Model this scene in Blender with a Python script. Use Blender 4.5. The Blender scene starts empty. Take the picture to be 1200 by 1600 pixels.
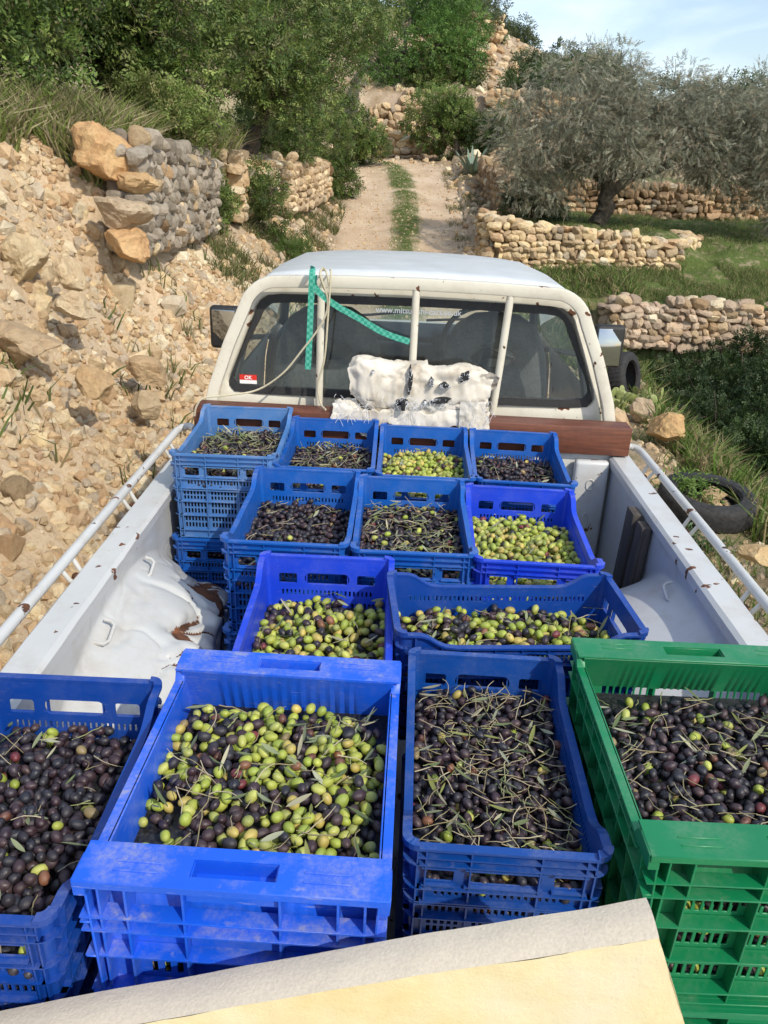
import bpy, bmesh, math, random
import numpy as np
from mathutils import Vector, Matrix, Euler
random.seed(7); RNG = np.random.default_rng(11)
R = math.radians
S = bpy.context.scene
COL = S.collection

# ------------------------------------------------------------------ camera
CAM = np.array((-.0614, 0.0, 2.135)); YAW, PITCH, ROLL, FPX = .355, 23.06, 2.53, 1273.0
def _basis():
    a, p, r = R(YAW), R(PITCH), R(ROLL)
    f = np.array([-math.sin(a)*math.cos(p), math.cos(a)*math.cos(p), -math.sin(p)])
    rt = np.array([math.cos(a), math.sin(a), 0]); up = np.cross(rt, f)
    return f, rt*math.cos(r)+up*math.sin(r), -rt*math.sin(r)+up*math.cos(r)
CF, CR, CU = _basis()
cd = bpy.data.cameras.new('camera'); cam = bpy.data.objects.new('camera', cd); COL.objects.link(cam)
cam.matrix_world = Matrix(((CR[0], CU[0], -CF[0], CAM[0]), (CR[1], CU[1], -CF[1], CAM[1]), (CR[2], CU[2], -CF[2], CAM[2]), (0, 0, 0, 1)))
cd.sensor_fit = 'VERTICAL'; cd.sensor_height = 24; cd.lens = 24*FPX/1600
cd.clip_start = .05; cd.clip_end = 2000
S.camera = cam
S.render.resolution_x, S.render.resolution_y = 768, 1024
def ray(px, py): return CF+CR*((px-600)/FPX)+CU*((800-py)/FPX)
def at_y(px, py, y): d = ray(px, py); return CAM+d*(y-CAM[1])/d[1]
def at_z(px, py, z): d = ray(px, py); return CAM+d*(z-CAM[2])/d[2]

# ------------------------------------------------------------------ world, sun, exposure
SUN_EL, SUN_AZ = 42.0, 142.0     # azimuth clockwise from +Y
w = bpy.data.worlds.new('World'); S.world = w; w.use_nodes = True
nt = w.node_tree; nt.nodes.clear()
sky = nt.nodes.new('ShaderNodeTexSky'); sky.sky_type = 'NISHITA'; sky.sun_disc = False
sky.sun_elevation = R(SUN_EL); sky.sun_rotation = R(SUN_AZ); sky.air_density = 1.1; sky.dust_density = 1.4; sky.ozone_density = 1.2
tc = nt.nodes.new('ShaderNodeTexCoord'); mp = nt.nodes.new('ShaderNodeMapping'); mp.inputs['Scale'].default_value = (1.2, 1.2, 5.0)
nz = nt.nodes.new('ShaderNodeTexNoise'); nz.inputs['Scale'].default_value = 2.2; nz.inputs['Detail'].default_value = 8; nz.inputs['Distortion'].default_value = .6
rp = nt.nodes.new('ShaderNodeValToRGB'); rp.color_ramp.elements[0].position = .42; rp.color_ramp.elements[1].position = .72
rp.color_ramp.elements[0].color = (.12, .12, .12, 1); rp.color_ramp.elements[1].color = (.75, .75, .75, 1)
mx = nt.nodes.new('ShaderNodeMixRGB'); mx.inputs[2].default_value = (7.2, 8.1, 9.3, 1)
bg = nt.nodes.new('ShaderNodeBackground'); bg.inputs[1].default_value = .145
ow = nt.nodes.new('ShaderNodeOutputWorld')
L = nt.links.new
L(tc.outputs['Generated'], mp.inputs[0]); L(mp.outputs[0], nz.inputs[0]); L(nz.outputs[0], rp.inputs[0]); L(rp.outputs[0], mx.inputs[0])
L(sky.outputs[0], mx.inputs[1]); L(mx.outputs[0], bg.inputs[0]); L(bg.outputs[0], ow.inputs[0])
sl = bpy.data.lights.new('sun', 'SUN'); sl.energy = 2.9; sl.angle = R(.6); sl.color = (1, .92, .78)
so = bpy.data.objects.new('sun', sl); COL.objects.link(so)
sd = Vector((math.sin(R(SUN_AZ))*math.cos(R(SUN_EL)), math.cos(R(SUN_AZ))*math.cos(R(SUN_EL)), math.sin(R(SUN_EL))))
so.rotation_euler = sd.to_track_quat('Z', 'Y').to_euler(); so.location = (3, -4, 8)
S.view_settings.view_transform = 'Standard'; S.view_settings.look = 'None'; S.view_settings.exposure = .27; S.view_settings.gamma = 1

# ------------------------------------------------------------------ helpers
def tag(o, label=None, cat=None, group=None, kind=None):
    if label: o['label'] = label
    if cat: o['category'] = cat
    if group: o['group'] = group
    if kind: o['kind'] = kind
    return o
def empty(name, loc=(0, 0, 0), rz=0):
    o = bpy.data.objects.new(name, None); COL.objects.link(o); o.location = loc; o.rotation_euler = (0, 0, rz)
    o.empty_display_size = .1
    return o
def link(name, me, parent=None):
    o = bpy.data.objects.new(name, me); COL.objects.link(o)
    if parent: o.parent = parent
    return o
def npmesh(name, V, F, mat=None, col=None, smooth=True):
    """V (n,3); F (m,k) uniform faces or list of such arrays"""
    Fs = F if isinstance(F, list) else [F]
    me = bpy.data.meshes.new(name); V = np.ascontiguousarray(V, dtype=np.float32)
    me.vertices.add(len(V)); me.vertices.foreach_set('co', V.ravel())
    nl = sum(f.size for f in Fs); nf = sum(len(f) for f in Fs)
    me.loops.add(nl); me.loops.foreach_set('vertex_index', np.concatenate([f.ravel() for f in Fs]).astype(np.int32))
    me.polygons.add(nf)
    tot = np.concatenate([np.full(len(f), f.shape[1]) for f in Fs]); st = np.concatenate([[0], np.cumsum(tot)[:-1]])
    me.polygons.foreach_set('loop_start', st.astype(np.int32))
    if smooth: me.polygons.foreach_set('use_smooth', np.ones(nf, bool))
    me.update(calc_edges=True)
    if not smooth: me.shade_flat()
    if col is not None:
        a = me.color_attributes.new('Col', 'FLOAT_COLOR', 'POINT')
        c = np.ones((len(V), 4), np.float32); c[:, :col.shape[1]] = col; a.data.foreach_set('color', c.ravel())
    if mat: me.materials.append(mat)
    return me
class MB:
    def __init__(s): s.v = []; s.f = []
    def add(s, vs, fs, M=None):
        n = len(s.v)
        for v in vs: s.v.append(tuple(M @ Vector(v)) if M is not None else tuple(v))
        for f in fs: s.f.append(tuple(i+n for i in f))
        return s
    def box(s, lo, hi, M=None):
        x0, y0, z0 = lo; x1, y1, z1 = hi
        vs = [(x0, y0, z0), (x1, y0, z0), (x1, y1, z0), (x0, y1, z0), (x0, y0, z1), (x1, y0, z1), (x1, y1, z1), (x0, y1, z1)]
        return s.add(vs, [(0, 3, 2, 1), (4, 5, 6, 7), (0, 1, 5, 4), (1, 2, 6, 5), (2, 3, 7, 6), (3, 0, 4, 7)], M)
    def tube(s, pts, r, n=10, caps=True, M=None):
        pts = [Vector(p) for p in pts]; rs = r if isinstance(r, (list, tuple)) else [r]*len(pts)
        rings = []; prev = None
        for i, p in enumerate(pts):
            t = (pts[min(i+1, len(pts)-1)]-pts[max(i-1, 0)]).normalized()
            if prev is None: prev = t.orthogonal().normalized()
            u = (prev-t*prev.dot(t)); u = u.normalized() if u.length > 1e-6 else t.orthogonal().normalized(); v = t.cross(u); prev = u
            rings.append([p+u*(rs[i]*math.cos(2*math.pi*k/n))+v*(rs[i]*math.sin(2*math.pi*k/n)) for k in range(n)])
        vs = [q for rg in rings for q in rg]; fs = []
        for i in range(len(pts)-1):
            for k in range(n): fs.append((i*n+k, i*n+(k+1) % n, (i+1)*n+(k+1) % n, (i+1)*n+k))
        if caps: fs.append(tuple(range(n-1, -1, -1))); fs.append(tuple((len(pts)-1)*n+k for k in range(n)))
        return s.add(vs, fs, M)
    def prism(s, poly, f3, d0, d1):
        """poly in (u,v); f3(u,v,d)->xyz"""
        n = len(poly); vs = [f3(u, v, d0) for u, v in poly]+[f3(u, v, d1) for u, v in poly]
        fs = [tuple(range(n-1, -1, -1)), tuple(range(n, 2*n))]+[(i, (i+1) % n, n+(i+1) % n, n+i) for i in range(n)]
        return s.add(vs, fs)
    def mesh(s, name, mat=None, smooth=False, bevel=0, seg=2, weld=True, angle=40):
        me = bpy.data.meshes.new(name); me.from_pydata(s.v, [], s.f); me.update()
        bm = bmesh.new(); bm.from_mesh(me)
        if weld: bmesh.ops.remove_doubles(bm, verts=bm.verts, dist=1e-5)
        bmesh.ops.recalc_face_normals(bm, faces=bm.faces)
        if bevel:
            es = [e for e in bm.edges if len(e.link_faces) == 2 and e.calc_face_angle(0) > R(30)]
            bmesh.ops.bevel(bm, geom=es, offset=bevel, segments=seg, profile=.5, affect='EDGES', clamp_overlap=True)
        bm.to_mesh(me); bm.free()
        if smooth or bevel:
            for p in me.polygons: p.use_smooth = True
            me.set_sharp_from_angle(angle=R(angle))
        if mat: me.materials.append(mat)
        return me
    def build(s, name, mat, parent=None, **k): return link(name, s.mesh(name, mat, **k), parent)
_T = RNG.random((64, 64, 64)).astype(np.float32)
def vnoise(P, sc=1.0, oct=3, seed=0):
    P = np.asarray(P, float)*sc+seed*7.31; out = np.zeros(P.shape[0]); amp = 1.; tot = 0
    for o in range(oct):
        i = np.floor(P).astype(int); f = P-i; f = f*f*(3-2*f); acc = 0
        for dx in (0, 1):
            for dy in (0, 1):
                for dz in (0, 1):
                    wgt = (f[:, 0] if dx else 1-f[:, 0])*(f[:, 1] if dy else 1-f[:, 1])*(f[:, 2] if dz else 1-f[:, 2])
                    acc = acc+wgt*_T[(i[:, 0]+dx) % 64, (i[:, 1]+dy) % 64, (i[:, 2]+dz) % 64]
        out += amp*(acc-.5)*2; tot += amp; amp *= .5; P = P*2.03+3.1
    return out/tot
def sm(a, b, x): t = np.clip((x-a)/(b-a), 0, 1); return t*t*(3-2*t)

# ------------------------------------------------------------------ materials
class NT:
    def __init__(s, name):
        s.m = bpy.data.materials.new(name); s.m.use_nodes = True; s.t = s.m.node_tree
        s.b = s.t.nodes['Principled BSDF']; s.out = s.t.nodes['Material Output']
    def n(s, ty, **kw):
        x = s.t.nodes.new('ShaderNode'+ty)
        for k, v in kw.items():
            if k in x.inputs: x.inputs[k].default_value = v
            else: setattr(x, k, v)
        return x
    def l(s, a, b): s.t.links.new(a, b)
    def co(s, kind='Object', scale=(1, 1, 1)):
        c = s.n('TexCoord'); m = s.n('Mapping'); m.inputs['Scale'].default_value = scale; s.l(c.outputs[kind], m.inputs[0]); return m.outputs[0]
    def noise(s, co, scale, detail=5, rough=.6, dist=0):
        x = s.n('TexNoise'); x.inputs['Scale'].default_value = scale; x.inputs['Detail'].default_value = detail; x.inputs['Roughness'].default_value = rough; x.inputs['Distortion'].default_value = dist
        s.l(co, x.inputs['Vector']); return x.outputs['Fac']
    def ramp(s, fac, stops):
        r = s.n('ValToRGB'); e = r.color_ramp.elements
        while len(e) < len(stops): e.new(.5)
        for q, (p, c) in zip(e, stops): q.position = p; q.color = (*c, 1) if len(c) == 3 else c
        s.l(fac, r.inputs[0]); return r.outputs[0]
    def mix(s, fac, a, b, bt='MIX'):
        m = s.n('MixRGB', blend_type=bt)
        for k, v in ((0, fac), (1, a), (2, b)):
            if hasattr(v, 'links'): s.l(v, m.inputs[k])
            else: m.inputs[k].default_value = v if k == 0 else (*v, 1)
        return m.outputs[0]
    def math(s, op, a, b=0.):
        m = s.n('Math', operation=op)
        for k, v in ((0, a), (1, b)):
            if hasattr(v, 'links'): s.l(v, m.inputs[k])
            else: m.inputs[k].default_value = v
        return m.outputs[0]
    def bump(s, h, strength=.3, dist=.01):
        b = s.n('Bump', Strength=strength, Distance=dist); s.l(h, b.inputs['Height']); s.l(b.outputs[0], s.b.inputs['Normal'])
    def set(s, **k):
        for a, v in k.items():
            i = s.b.inputs[a.replace('_', ' ')]
            if hasattr(v, 'links'): s.l(v, i)
            else: i.default_value = (*v, 1) if isinstance(v, tuple) and len(v) == 3 else v
        return s
G3 = lambda v: (v, v, v)
def m_simple(name, c, rough=.5, metal=0., var=.12, scale=30, bump=0):
    t = NT(name); co = t.co(); n = t.noise(co, scale)
    d = tuple(x*(1-var*2) for x in c); e = tuple(min(1, x*(1+var)) for x in c)
    t.set(Base_Color=t.ramp(n, [(.3, d), (.7, e)]), Roughness=rough, Metallic=metal)
    if bump: t.bump(n, bump, .004)
    return t.m
def m_plastic(name, c, dust=.35, rough=.36):
    t = NT(name); co = t.co(); n1 = t.noise(co, 9, 8, .7); n2 = t.noise(co, 140, 4, .7)
    co2 = t.co(scale=(1, 1, 9)); sc = t.noise(co2, 30, 3)
    base = t.ramp(t.noise(co, 4, 3), [(.3, tuple(x*.86 for x in c)), (.7, tuple(min(1, x*1.08) for x in c))])
    dm = t.math('MULTIPLY', t.ramp(n1, [(.46, G3(0)), (.70, G3(1))]), t.ramp(n2, [(.35, G3(.25)), (.65, G3(1))]))
    g = t.n('NewGeometry'); sx = t.n('SeparateXYZ'); t.l(g.outputs['Normal'], sx.inputs[0])
    upm = t.ramp(sx.outputs['Z'], [(.3, G3(.35)), (.9, G3(1))])
    dm = t.math('MULTIPLY', dm, upm); dm = t.math('MULTIPLY', dm, dust)
    dm = t.math('ADD', dm, t.math('MULTIPLY', t.ramp(sc, [(.64, G3(0)), (.72, G3(1))]), dust*.5))
    t.set(Base_Color=t.mix(dm, base, (.42, .40, .36)), Roughness=t.math('ADD', t.math('MULTIPLY', n1, .3), rough-.12))
    t.b.inputs['Specular IOR Level'].default_value = .45
    t.bump(t.math('ADD', n2, t.math('MULTIPLY', n1, 2.)), .10, .002)
    return t.m
def m_paint(name, c=(.74, .75, .72), rust=.62, crack=False, chips=True):
    t = NT(name); co = t.co(); n1 = t.noise(co, 3.2, 9, .72, .5); n2 = t.noise(co, 26, 6, .7); n3 = t.noise(co, 1.7, 4, .6)
    base = t.ramp(n3, [(.3, tuple(x*.86 for x in c)), (.7, c)])
    grime = t.ramp(t.noise(co, 7, 8, .75), [(.48, G3(0)), (.75, G3(.5))])
    base = t.mix(grime, base, (.36, .30, .22))
    rcol = t.ramp(n2, [(.35, (.045, .022, .014)), (.65, (.20, .075, .03))])
    m = t.ramp(n1, [(rust, G3(0)), (rust+.015, G3(1))])
    if chips:
        sp = t.ramp(t.noise(co, 17, 3, .5), [(.665, G3(0)), (.675, G3(1))]); m = t.math('MAXIMUM', m, sp); sp2 = t.ramp(t.noise(co, 60, 4, .6), [(.70, G3(0)), (.71, G3(.8))]); m = t.math('MAXIMUM', m, sp2)
    if crack:
        a = t.n('Attribute', attribute_name='Col'); cr = t.math('MULTIPLY', a.outputs['Fac'], t.ramp(t.noise(co, 14, 7, .75), [(.3, G3(.35)), (.58, G3(1))]))
        cr = t.ramp(cr, [(.40, G3(0)), (.45, G3(1))])
        m = t.math('MAXIMUM', m, cr)
    t.set(Base_Color=t.mix(m, base, rcol), Roughness=t.math('ADD', t.math('MULTIPLY', m, .5), .33))
    t.bump(t.math('MULTIPLY', m, -1), .5, .0015)
    return t.m
M = {}
M['blue'] = m_plastic('blue_plastic', (.006, .10, .44))
M['faded'] = m_plastic('faded_blue_plastic', (.065, .19, .46), .75)
M['royal'] = m_plastic('royal_blue_plastic', (.010, .055, .62), .3)
M['navy'] = m_plastic('navy_blue_plastic', (.004, .050, .30), .25)
M['bright'] = m_plastic('bright_blue_plastic', (.010, .11, .72), .7)
M['deep'] = m_plastic('shaded_blue_plastic', (.004, .060, .30), .3)  # shade on the near crate put into its plastic colour as darker blue
M['green'] = m_plastic('green_plastic', (.006, .20, .075), .22)
M['paint'] = m_paint('white_truck_paint', (.60, .61, .60), rust=.665)
M['panel'] = m_paint('dented_white_paint', (.58, .60, .60), rust=.70, crack=True, chips=False)
M['cream'] = m_paint('cream_cab_paint', (.68, .65, .55), rust=.74)
M['roofp'] = m_simple('roof_paint', (.62, .64, .64), .32, .0, .06, 8)
M['rubber'] = m_simple('black_rubber', (.018, .018, .019), .62, 0, .25, 60, .15)
M['tyre'] = m_simple('tyre_rubber', (.028, .027, .027), .8, 0, .35, 40, .4)
M['interior'] = m_simple('dark_interior', (.035, .042, .045), .7, 0, .2, 12)
M['seat'] = m_simple('seat_fabric', (.075, .082, .085), .85, 0, .2, 90, .2)
M['rustm'] = m_simple('rusty_metal', (.13, .055, .028), .85, .2, .4, 60, .4)
M['chrome'] = m_simple('mirror_silver', (.42, .45, .47), .06, 1., .02, 5)
def m_glass():
    t = NT('tinted_glass'); t.t.nodes.remove(t.b)
    tr = t.n('BsdfTransparent'); tr.inputs[0].default_value = (.86, .92, .90, 1); gl = t.n('BsdfGlossy', Roughness=.03); gl.inputs[0].default_value = (.9, .95, 1, 1)
    fr = t.n('Fresnel', IOR=1.45); ms = t.n('MixShader'); co = t.co(); dirt = t.noise(co, 12, 7, .7)
    df = t.n('BsdfDiffuse'); df.inputs[0].default_value = (.5, .48, .42, 1); m2 = t.n('MixShader')
    t.l(t.math('MULTIPLY', t.ramp(dirt, [(.4, G3(.3)), (.8, G3(1))]), .07), m2.inputs[0])
    t.l(fr.outputs[0], ms.inputs[0]); t.l(tr.outputs[0], ms.inputs[1]); t.l(gl.outputs[0], ms.inputs[2]); t.l(ms.outputs[0], m2.inputs[1]); t.l(df.outputs[0], m2.inputs[2]); t.l(m2.outputs[0], t.out.inputs[0])
    return t.m
M['glass'] = m_glass()
def m_wood(name, a, b, rough=.55, sc=(1, 14, 14)):
    t = NT(name); co = t.co(scale=sc); n = t.noise(co, 3.5, 8, .65, 1.2); n2 = t.noise(t.co(), 45, 5)
    c = t.ramp(n, [(.3, a), (.7, b)]); c = t.mix(.25, c, t.ramp(n2, [(.3, G3(.05)), (.7, G3(.5))]), 'OVERLAY')
    t.set(Base_Color=c, Roughness=rough); t.bump(n, .25, .003); return t.m
M['beam'] = m_wood('stained_wood', (.085, .026, .014), (.20, .065, .032))
M['greyw'] = m_wood('dark_grey_wood', (.035, .030, .026), (.13, .11, .095), .8, (14, 14, 1))
M['palew'] = m_wood('weathered_pale_wood', (.16, .11, .075), (.36, .28, .20), .85, (14, 14, 1))
def m_attr(name, rough=.5, trans=0., noise=0., nscale=200, spec=.5, bump=0, bscale=200):
    t = NT(name); a = t.n('Attribute', attribute_name='Col'); c = a.outputs['Color']
    if noise:
        n = t.noise(t.co(), nscale, 4); c = t.mix(noise, c, t.ramp(n, [(.3, G3(.1)), (.7, G3(.9))]), 'OVERLAY')
    t.set(Base_Color=c, Roughness=rough); t.b.inputs['Specular IOR Level'].default_value = spec
    if trans:
        tl = t.n('BsdfTranslucent'); t.l(c, tl.inputs[0]); ms = t.n('MixShader', Fac=trans)
        t.l(t.b.outputs[0], ms.inputs[1]); t.l(tl.outputs[0], ms.inputs[2]); t.l(ms.outputs[0], t.out.inputs[0])
    if bump: t.bump(t.noise(t.co(), bscale, 4), bump, .002)
    return t.m
M['leaf'] = m_attr('leaf_green', .5, .3, 0, spec=.35)
M['grass'] = m_attr('grass_blades', .6, .3, spec=.2)
M['litter'] = m_attr('dry_leaf_and_twig', .6, .1, spec=.3)
M['bark'] = m_simple('grey_bark', (.10, .082, .062), .9, 0, .35, 18, .8)
def m_olive():
    t = NT('olive_skin'); a = t.n('Attribute', attribute_name='Col'); co = t.co()
    n = t.noise(co, 160, 3); n2 = t.noise(co, 700, 2)
    g = t.math('MULTIPLY', t.ramp(n, [(.40, G3(0)), (.70, G3(1))]), .13)   # waxy bloom
    c = t.mix(g, a.outputs['Color'], (.24, .25, .30)); c = t.mix(t.ramp(n2, [(.66, G3(0)), (.76, G3(.35))]), c, (.16, .10, .05))
    t.set(Base_Color=c, Roughness=t.math('ADD', t.math('MULTIPLY', n, .4), .26)); t.b.inputs['Specular IOR Level'].default_value = .5
    t.bump(t.math('ADD', n2, n), .22, .0012)
    return t.m
M['olive'] = m_olive()
def m_rock(name, scale=1.):
    t = NT(name); a = t.n('Attribute', attribute_name='Col'); co = t.co('Object')
    n = t.noise(co, 3.5*scale, 9, .7, .4); n2 = t.noise(co, 22*scale, 7, .75); v = t.n('TexVoronoi', feature='DISTANCE_TO_EDGE'); v.inputs['Scale'].default_value = 5*scale
    t.l(co, v.inputs['Vector'])
    c = t.mix(.55, a.outputs['Color'], t.ramp(n, [(.25, (.26, .20, .14)), (.45, (.46, .38, .28)), (.6, (.58, .52, .43)), (.8, (.72, .68, .60))]), 'OVERLAY')
    c = t.mix(t.ramp(n2, [(.3, G3(.35)), (.55, G3(0))]), c, (.12, .085, .055))
    t.set(Base_Color=c, Roughness=.92); t.b.inputs['Specular IOR Level'].default_value = .15
    h = t.math('ADD', n2, t.math('MULTIPLY', n, .8)); t.bump(h, .9, .03/scale)
    return t.m
M['rock'] = m_rock('limestone')
def m_sack():
    t = NT('woven_sack'); co = t.co(); wv = t.n('TexWave', Scale=160.); wv2 = t.n('TexWave', Scale=160., bands_direction='Z'); t.l(co, wv.inputs[0]); t.l(co, wv2.inputs[0])
    n = t.noise(co, 9, 8, .7); h = t.math('ADD', wv.outputs['Fac'], wv2.outputs['Fac'])
    c = t.ramp(n, [(.3, (.40, .33, .24)), (.48, (.66, .61, .52)), (.7, (.74, .71, .66))]); t.set(Base_Color=c, Roughness=.6); t.bump(h, .25, .001); return t.m
M['sack'] = m_sack()
M['dark'] = m_simple('dark_tear_fill', (.02, .02, .022), .8)  # near black patches that stand for the openings of the sack tears
def m_foam():
    t = NT('yellow_foam'); co = t.co(); n = t.noise(co, 60, 8, .8); n2 = t.noise(co, 6, 5)
    t.set(Base_Color=t.ramp(n2, [(.3, (.70, .58, .29)), (.5, (.75, .66, .40)), (.7, (.74, .68, .50))]), Roughness=.95); t.bump(n, .5, .004); return t.m
M['foam'] = m_foam()
M['foamtop'] = m_simple('foam_skin', (.66, .58, .46), .95, 0, .06, 260, .25)
M['cloth'] = m_simple('white_cloth', (.72, .74, .78), .9, 0, .05, 200, .4)
M['rope'] = m_simple('beige_rope', (.55, .50, .36), .8, 0, .15, 300, .3)
def m_strap():
    t = NT('green_strap'); co = t.co('Generated'); c = t.n('TexCoord'); k = t.n('TexChecker', Scale=90.); t.l(t.co('Object'), k.inputs[0])
    k.inputs[1].default_value = (.02, .28, .19, 1); k.inputs[2].default_value = (.10, .42, .32, 1)
    t.set(Base_Color=k.outputs[0], Roughness=.6); return t.m
M['strap'] = m_strap()
M['white'] = m_simple('white_print', (.85, .85, .85), .5, 0, .02); M['red'] = m_simple('red_print', (.65, .03, .02), .5, 0, .02)

# ------------------------------------------------------------------ terrain
TX = [-10, 5, 9, 13, 15, 20, 24, 28, 35, 60]; TZ = [0, 0, .15, .45, .66, 1.4, 2.1, 2.5, 3.6, 8.5]
def track(y): return np.interp(y, TX, TZ)
def trackx(y): return np.interp(y, [-10, 20, 22, 24.5, 28, 32], [0, 0, -.12, -.5, -2.6, -6])
def wallx(y): return np.interp(y, [0, 7.5, 11, 14, 18, 20, 24, 27], [-2.45, -2.45, -2.57, -2.35, -1.85, -2.0, -2.9, -6])
def H(x, y, detail=True):
    x = np.asarray(x, float); y = np.asarray(y, float); t = track(y); tx = trackx(y)
    mound = .06*np.exp(-((x-tx)/.3)**2)-.03*np.exp(-((np.abs(x-tx)-.75)/.3)**2)
    base = t+mound
    # left bank
    A = np.interp(-x, [1.25, 1.7, 2.2, 2.7, 3.1, 3.5, 6, 12, 40, 300], [0, .22, .62, 1.40, 2.05, 2.3, 2.55, 3.4, 12, 30])+t*.4
    xw = wallx(y); foot = np.maximum(1.3, t+.05)
    k = np.clip((-x+tx-1.35)/np.maximum(-xw+tx-1.35, .2), 0, 1)
    slope = t+(foot-t)*k**.8
    plat = np.maximum(2.2, t+.35)+np.clip(-x+xw, 0, 300)*.10
    B = slope+(plat-slope)*sm(.06, .16, xw-x)
    s = sm(6.6, 7.8, y); Lf = A*(1-s)+B*s
    # right side
    verge = t
    gul = np.interp(x, [1.3, 2.3, 2.7, 3.6, 6, 12, 40, 300], [0, .02, -.15, -1.0, -1.3, -1.6, -2.5, -6])
    g = sm(11.15, 11.4, y); low = t*0+gul+t*np.clip((2.4-x)/1.0, 0, 1)
    mid = np.interp(y, [11.3, 13, 14, 19], [.52, .80, 1.15, 1.3])
    w1 = sm(13.05, 13.25, y)*sm(1.15, 1.3, x)*(1-sm(4.0, 5.0, x)); mid = mid*(1-w1)+np.maximum(mid, 1.28)*w1
    hi = mid*sm(1.3, 2.1, x)+t*(1-sm(1.3, 2.1, x))
    hi = np.where(y > 16, np.maximum(hi, (t+.15)*(1-sm(1.9, 2.05, x))+hi*sm(1.9, 2.05, x)), hi)
    # terrace above the far wall and hill
    up = sm(19.1, 19.3, y)*np.where(x > 2.0, 1, 0); hi = hi+up*.75
    rg = low*(1-g)+hi*g
    rg = np.where(x > 1.3, rg, t)
    z = np.where(x-tx < -1.3, Lf, np.where(x > 1.3, rg, base))
    hill = 4.2+.30*(y-28.4)-np.clip(x-2, 0, 30)*.34
    hill = np.where(y > 44, 4.2+.3*15.6-.10*(y-44)-np.clip(x-2, 0, 30)*.34, hill); hill = np.maximum(hill, 1.5)
    hh = sm(28.0, 28.4, y)*(x > -1.6)+sm(30, 40, y)*(x <= -1.6)
    slp = np.interp(y, [21, 28], [0, 1.0])*np.where(x > 1.2, 1, 0)*sm(1.2, 3, x)
    z = z+slp*1.2
    z = z*(1-hh)+np.maximum(z, hill)*hh
    z = np.where(y < -2, z*np.clip(1+(y+2)/40, 0, 1), z)
    if detail:
        P = np.stack([x, y, np.zeros_like(x)], -1).reshape(-1, 3); n = vnoise(P, 1.7, 4).reshape(x.shape); n2 = vnoise(P, 7, 3, 5).reshape(x.shape)
        off = sm(1.15, 1.9, np.abs(x-tx)); z = z+n*(.02+.13*off)+n2*(.008+.05*off)
    return z
def Hs(x, y): return float(H(np.array([x]), np.array([y]))[0])
def axis(segs):
    out = []
    for a, b, st in segs: out += list(np.arange(a, b, st))
    return np.array(out+[segs[-1][1]])
gx = axis([(-400, -60, 40), (-60, -14, 3), (-14, -5, .5), (-5, 5.5, .055), (5.5, 14, .4), (14, 60, 3), (60, 400, 40)])
gy = axis([(-300, -20, 30), (-20, 0, 2), (0, 14, .065), (14, 30, .11), (30, 62, .8), (62, 420, 20)])
X, Y = np.meshgrid(gx, gy); Z = H(X, Y)
V = np.stack([X, Y, Z], -1).reshape(-1, 3); nx, ny = len(gx), len(gy)
idx = np.arange(nx*ny).reshape(ny, nx); F = np.stack([idx[:-1, :-1], idx[:-1, 1:], idx[1:, 1:], idx[1:, :-1]], -1).reshape(-1, 4)
# masks: r = track gravel, g = grass, b = orange soil
xs, ys = V[:, 0], V[:, 1]; d = np.abs(xs-trackx(ys)); nn = vnoise(V, 2.5, 4, 2)
tr = 1-sm(1.15, 1.6, d+nn*.35); strip = (1-sm(.12, .42, d+nn*.3))*sm(6, 9, ys)
gr = np.clip(strip+sm(1.8, 2.6, xs)*sm(11, 11.6, ys+nn)*(1-sm(18, 24, ys))+.5*sm(-3.3, -3.9, xs)+.5*sm(1.7, 2.4, xs+nn)*(1-sm(10, 12, ys)), 0, 1)
soil = (xs < -1.2)*(1-sm(9, 14, ys))
mcol = np.stack([tr, gr, soil], -1)
def m_ground():
    t = NT('stony_ground'); a = t.n('Attribute', attribute_name='Col'); sp = t.n('SeparateColor'); t.l(a.outputs['Color'], sp.inputs[0]); co = t.co()
    n = t.noise(co, 1.4, 8, .7); n2 = t.noise(co, 28, 8, .8); v = t.n('TexVoronoi'); v.inputs['Scale'].default_value = 24; t.l(co, v.inputs['Vector'])
    v2 = t.n('TexVoronoi', feature='DISTANCE_TO_EDGE'); v2.inputs['Scale'].default_value = 24; t.l(co, v2.inputs['Vector'])
    peb = t.mix(.5, t.ramp(n2, [(.3, (.30, .22, .15)), (.6, (.50, .40, .30)), (.8, (.62, .55, .45))]), t.ramp(t.math('FRACT', t.math('MULTIPLY', v.outputs['Distance'], 7.)), [(0, G3(.3)), (1, G3(.75))]), 'SOFT_LIGHT')
    dirt = t.ramp(n2, [(.3, (.20, .14, .08)), (.7, (.40, .30, .19))]); soil = t.ramp(n2, [(.25, (.42, .29, .17)), (.5, (.63, .49, .33)), (.75, (.74, .62, .46))])
    track = t.ramp(t.mix(.45, n2, n), [(.3, (.36, .25, .16)), (.48, (.56, .42, .29)), (.62, (.70, .58, .44))])
    grass = t.ramp(n2, [(.3, (.05, .07, .02)), (.55, (.10, .14, .04)), (.8, (.25, .22, .10))])
    c = t.mix(t.ramp(n, [(.4, G3(0)), (.6, G3(1))]), dirt, peb); c = t.mix(sp.outputs[2], c, soil); c = t.mix(sp.outputs[0], c, track)
    gm = t.math('MULTIPLY', sp.outputs[1], t.ramp(t.noise(co, 6, 6, .7), [(.25, G3(0)), (.5, G3(1))])); c = t.mix(gm, c, grass)
    t.set(Base_Color=c, Roughness=.95); t.b.inputs['Specular IOR Level'].default_value = .1
    t.bump(t.math('ADD', n2, t.ramp(v2.outputs[0], [(0, G3(0)), (.2, G3(.12))])), .9, .022); return t.m
M['ground'] = m_ground()
tag(link('ground', npmesh('ground', V, F, M['ground'], mcol)), kind='structure')
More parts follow.
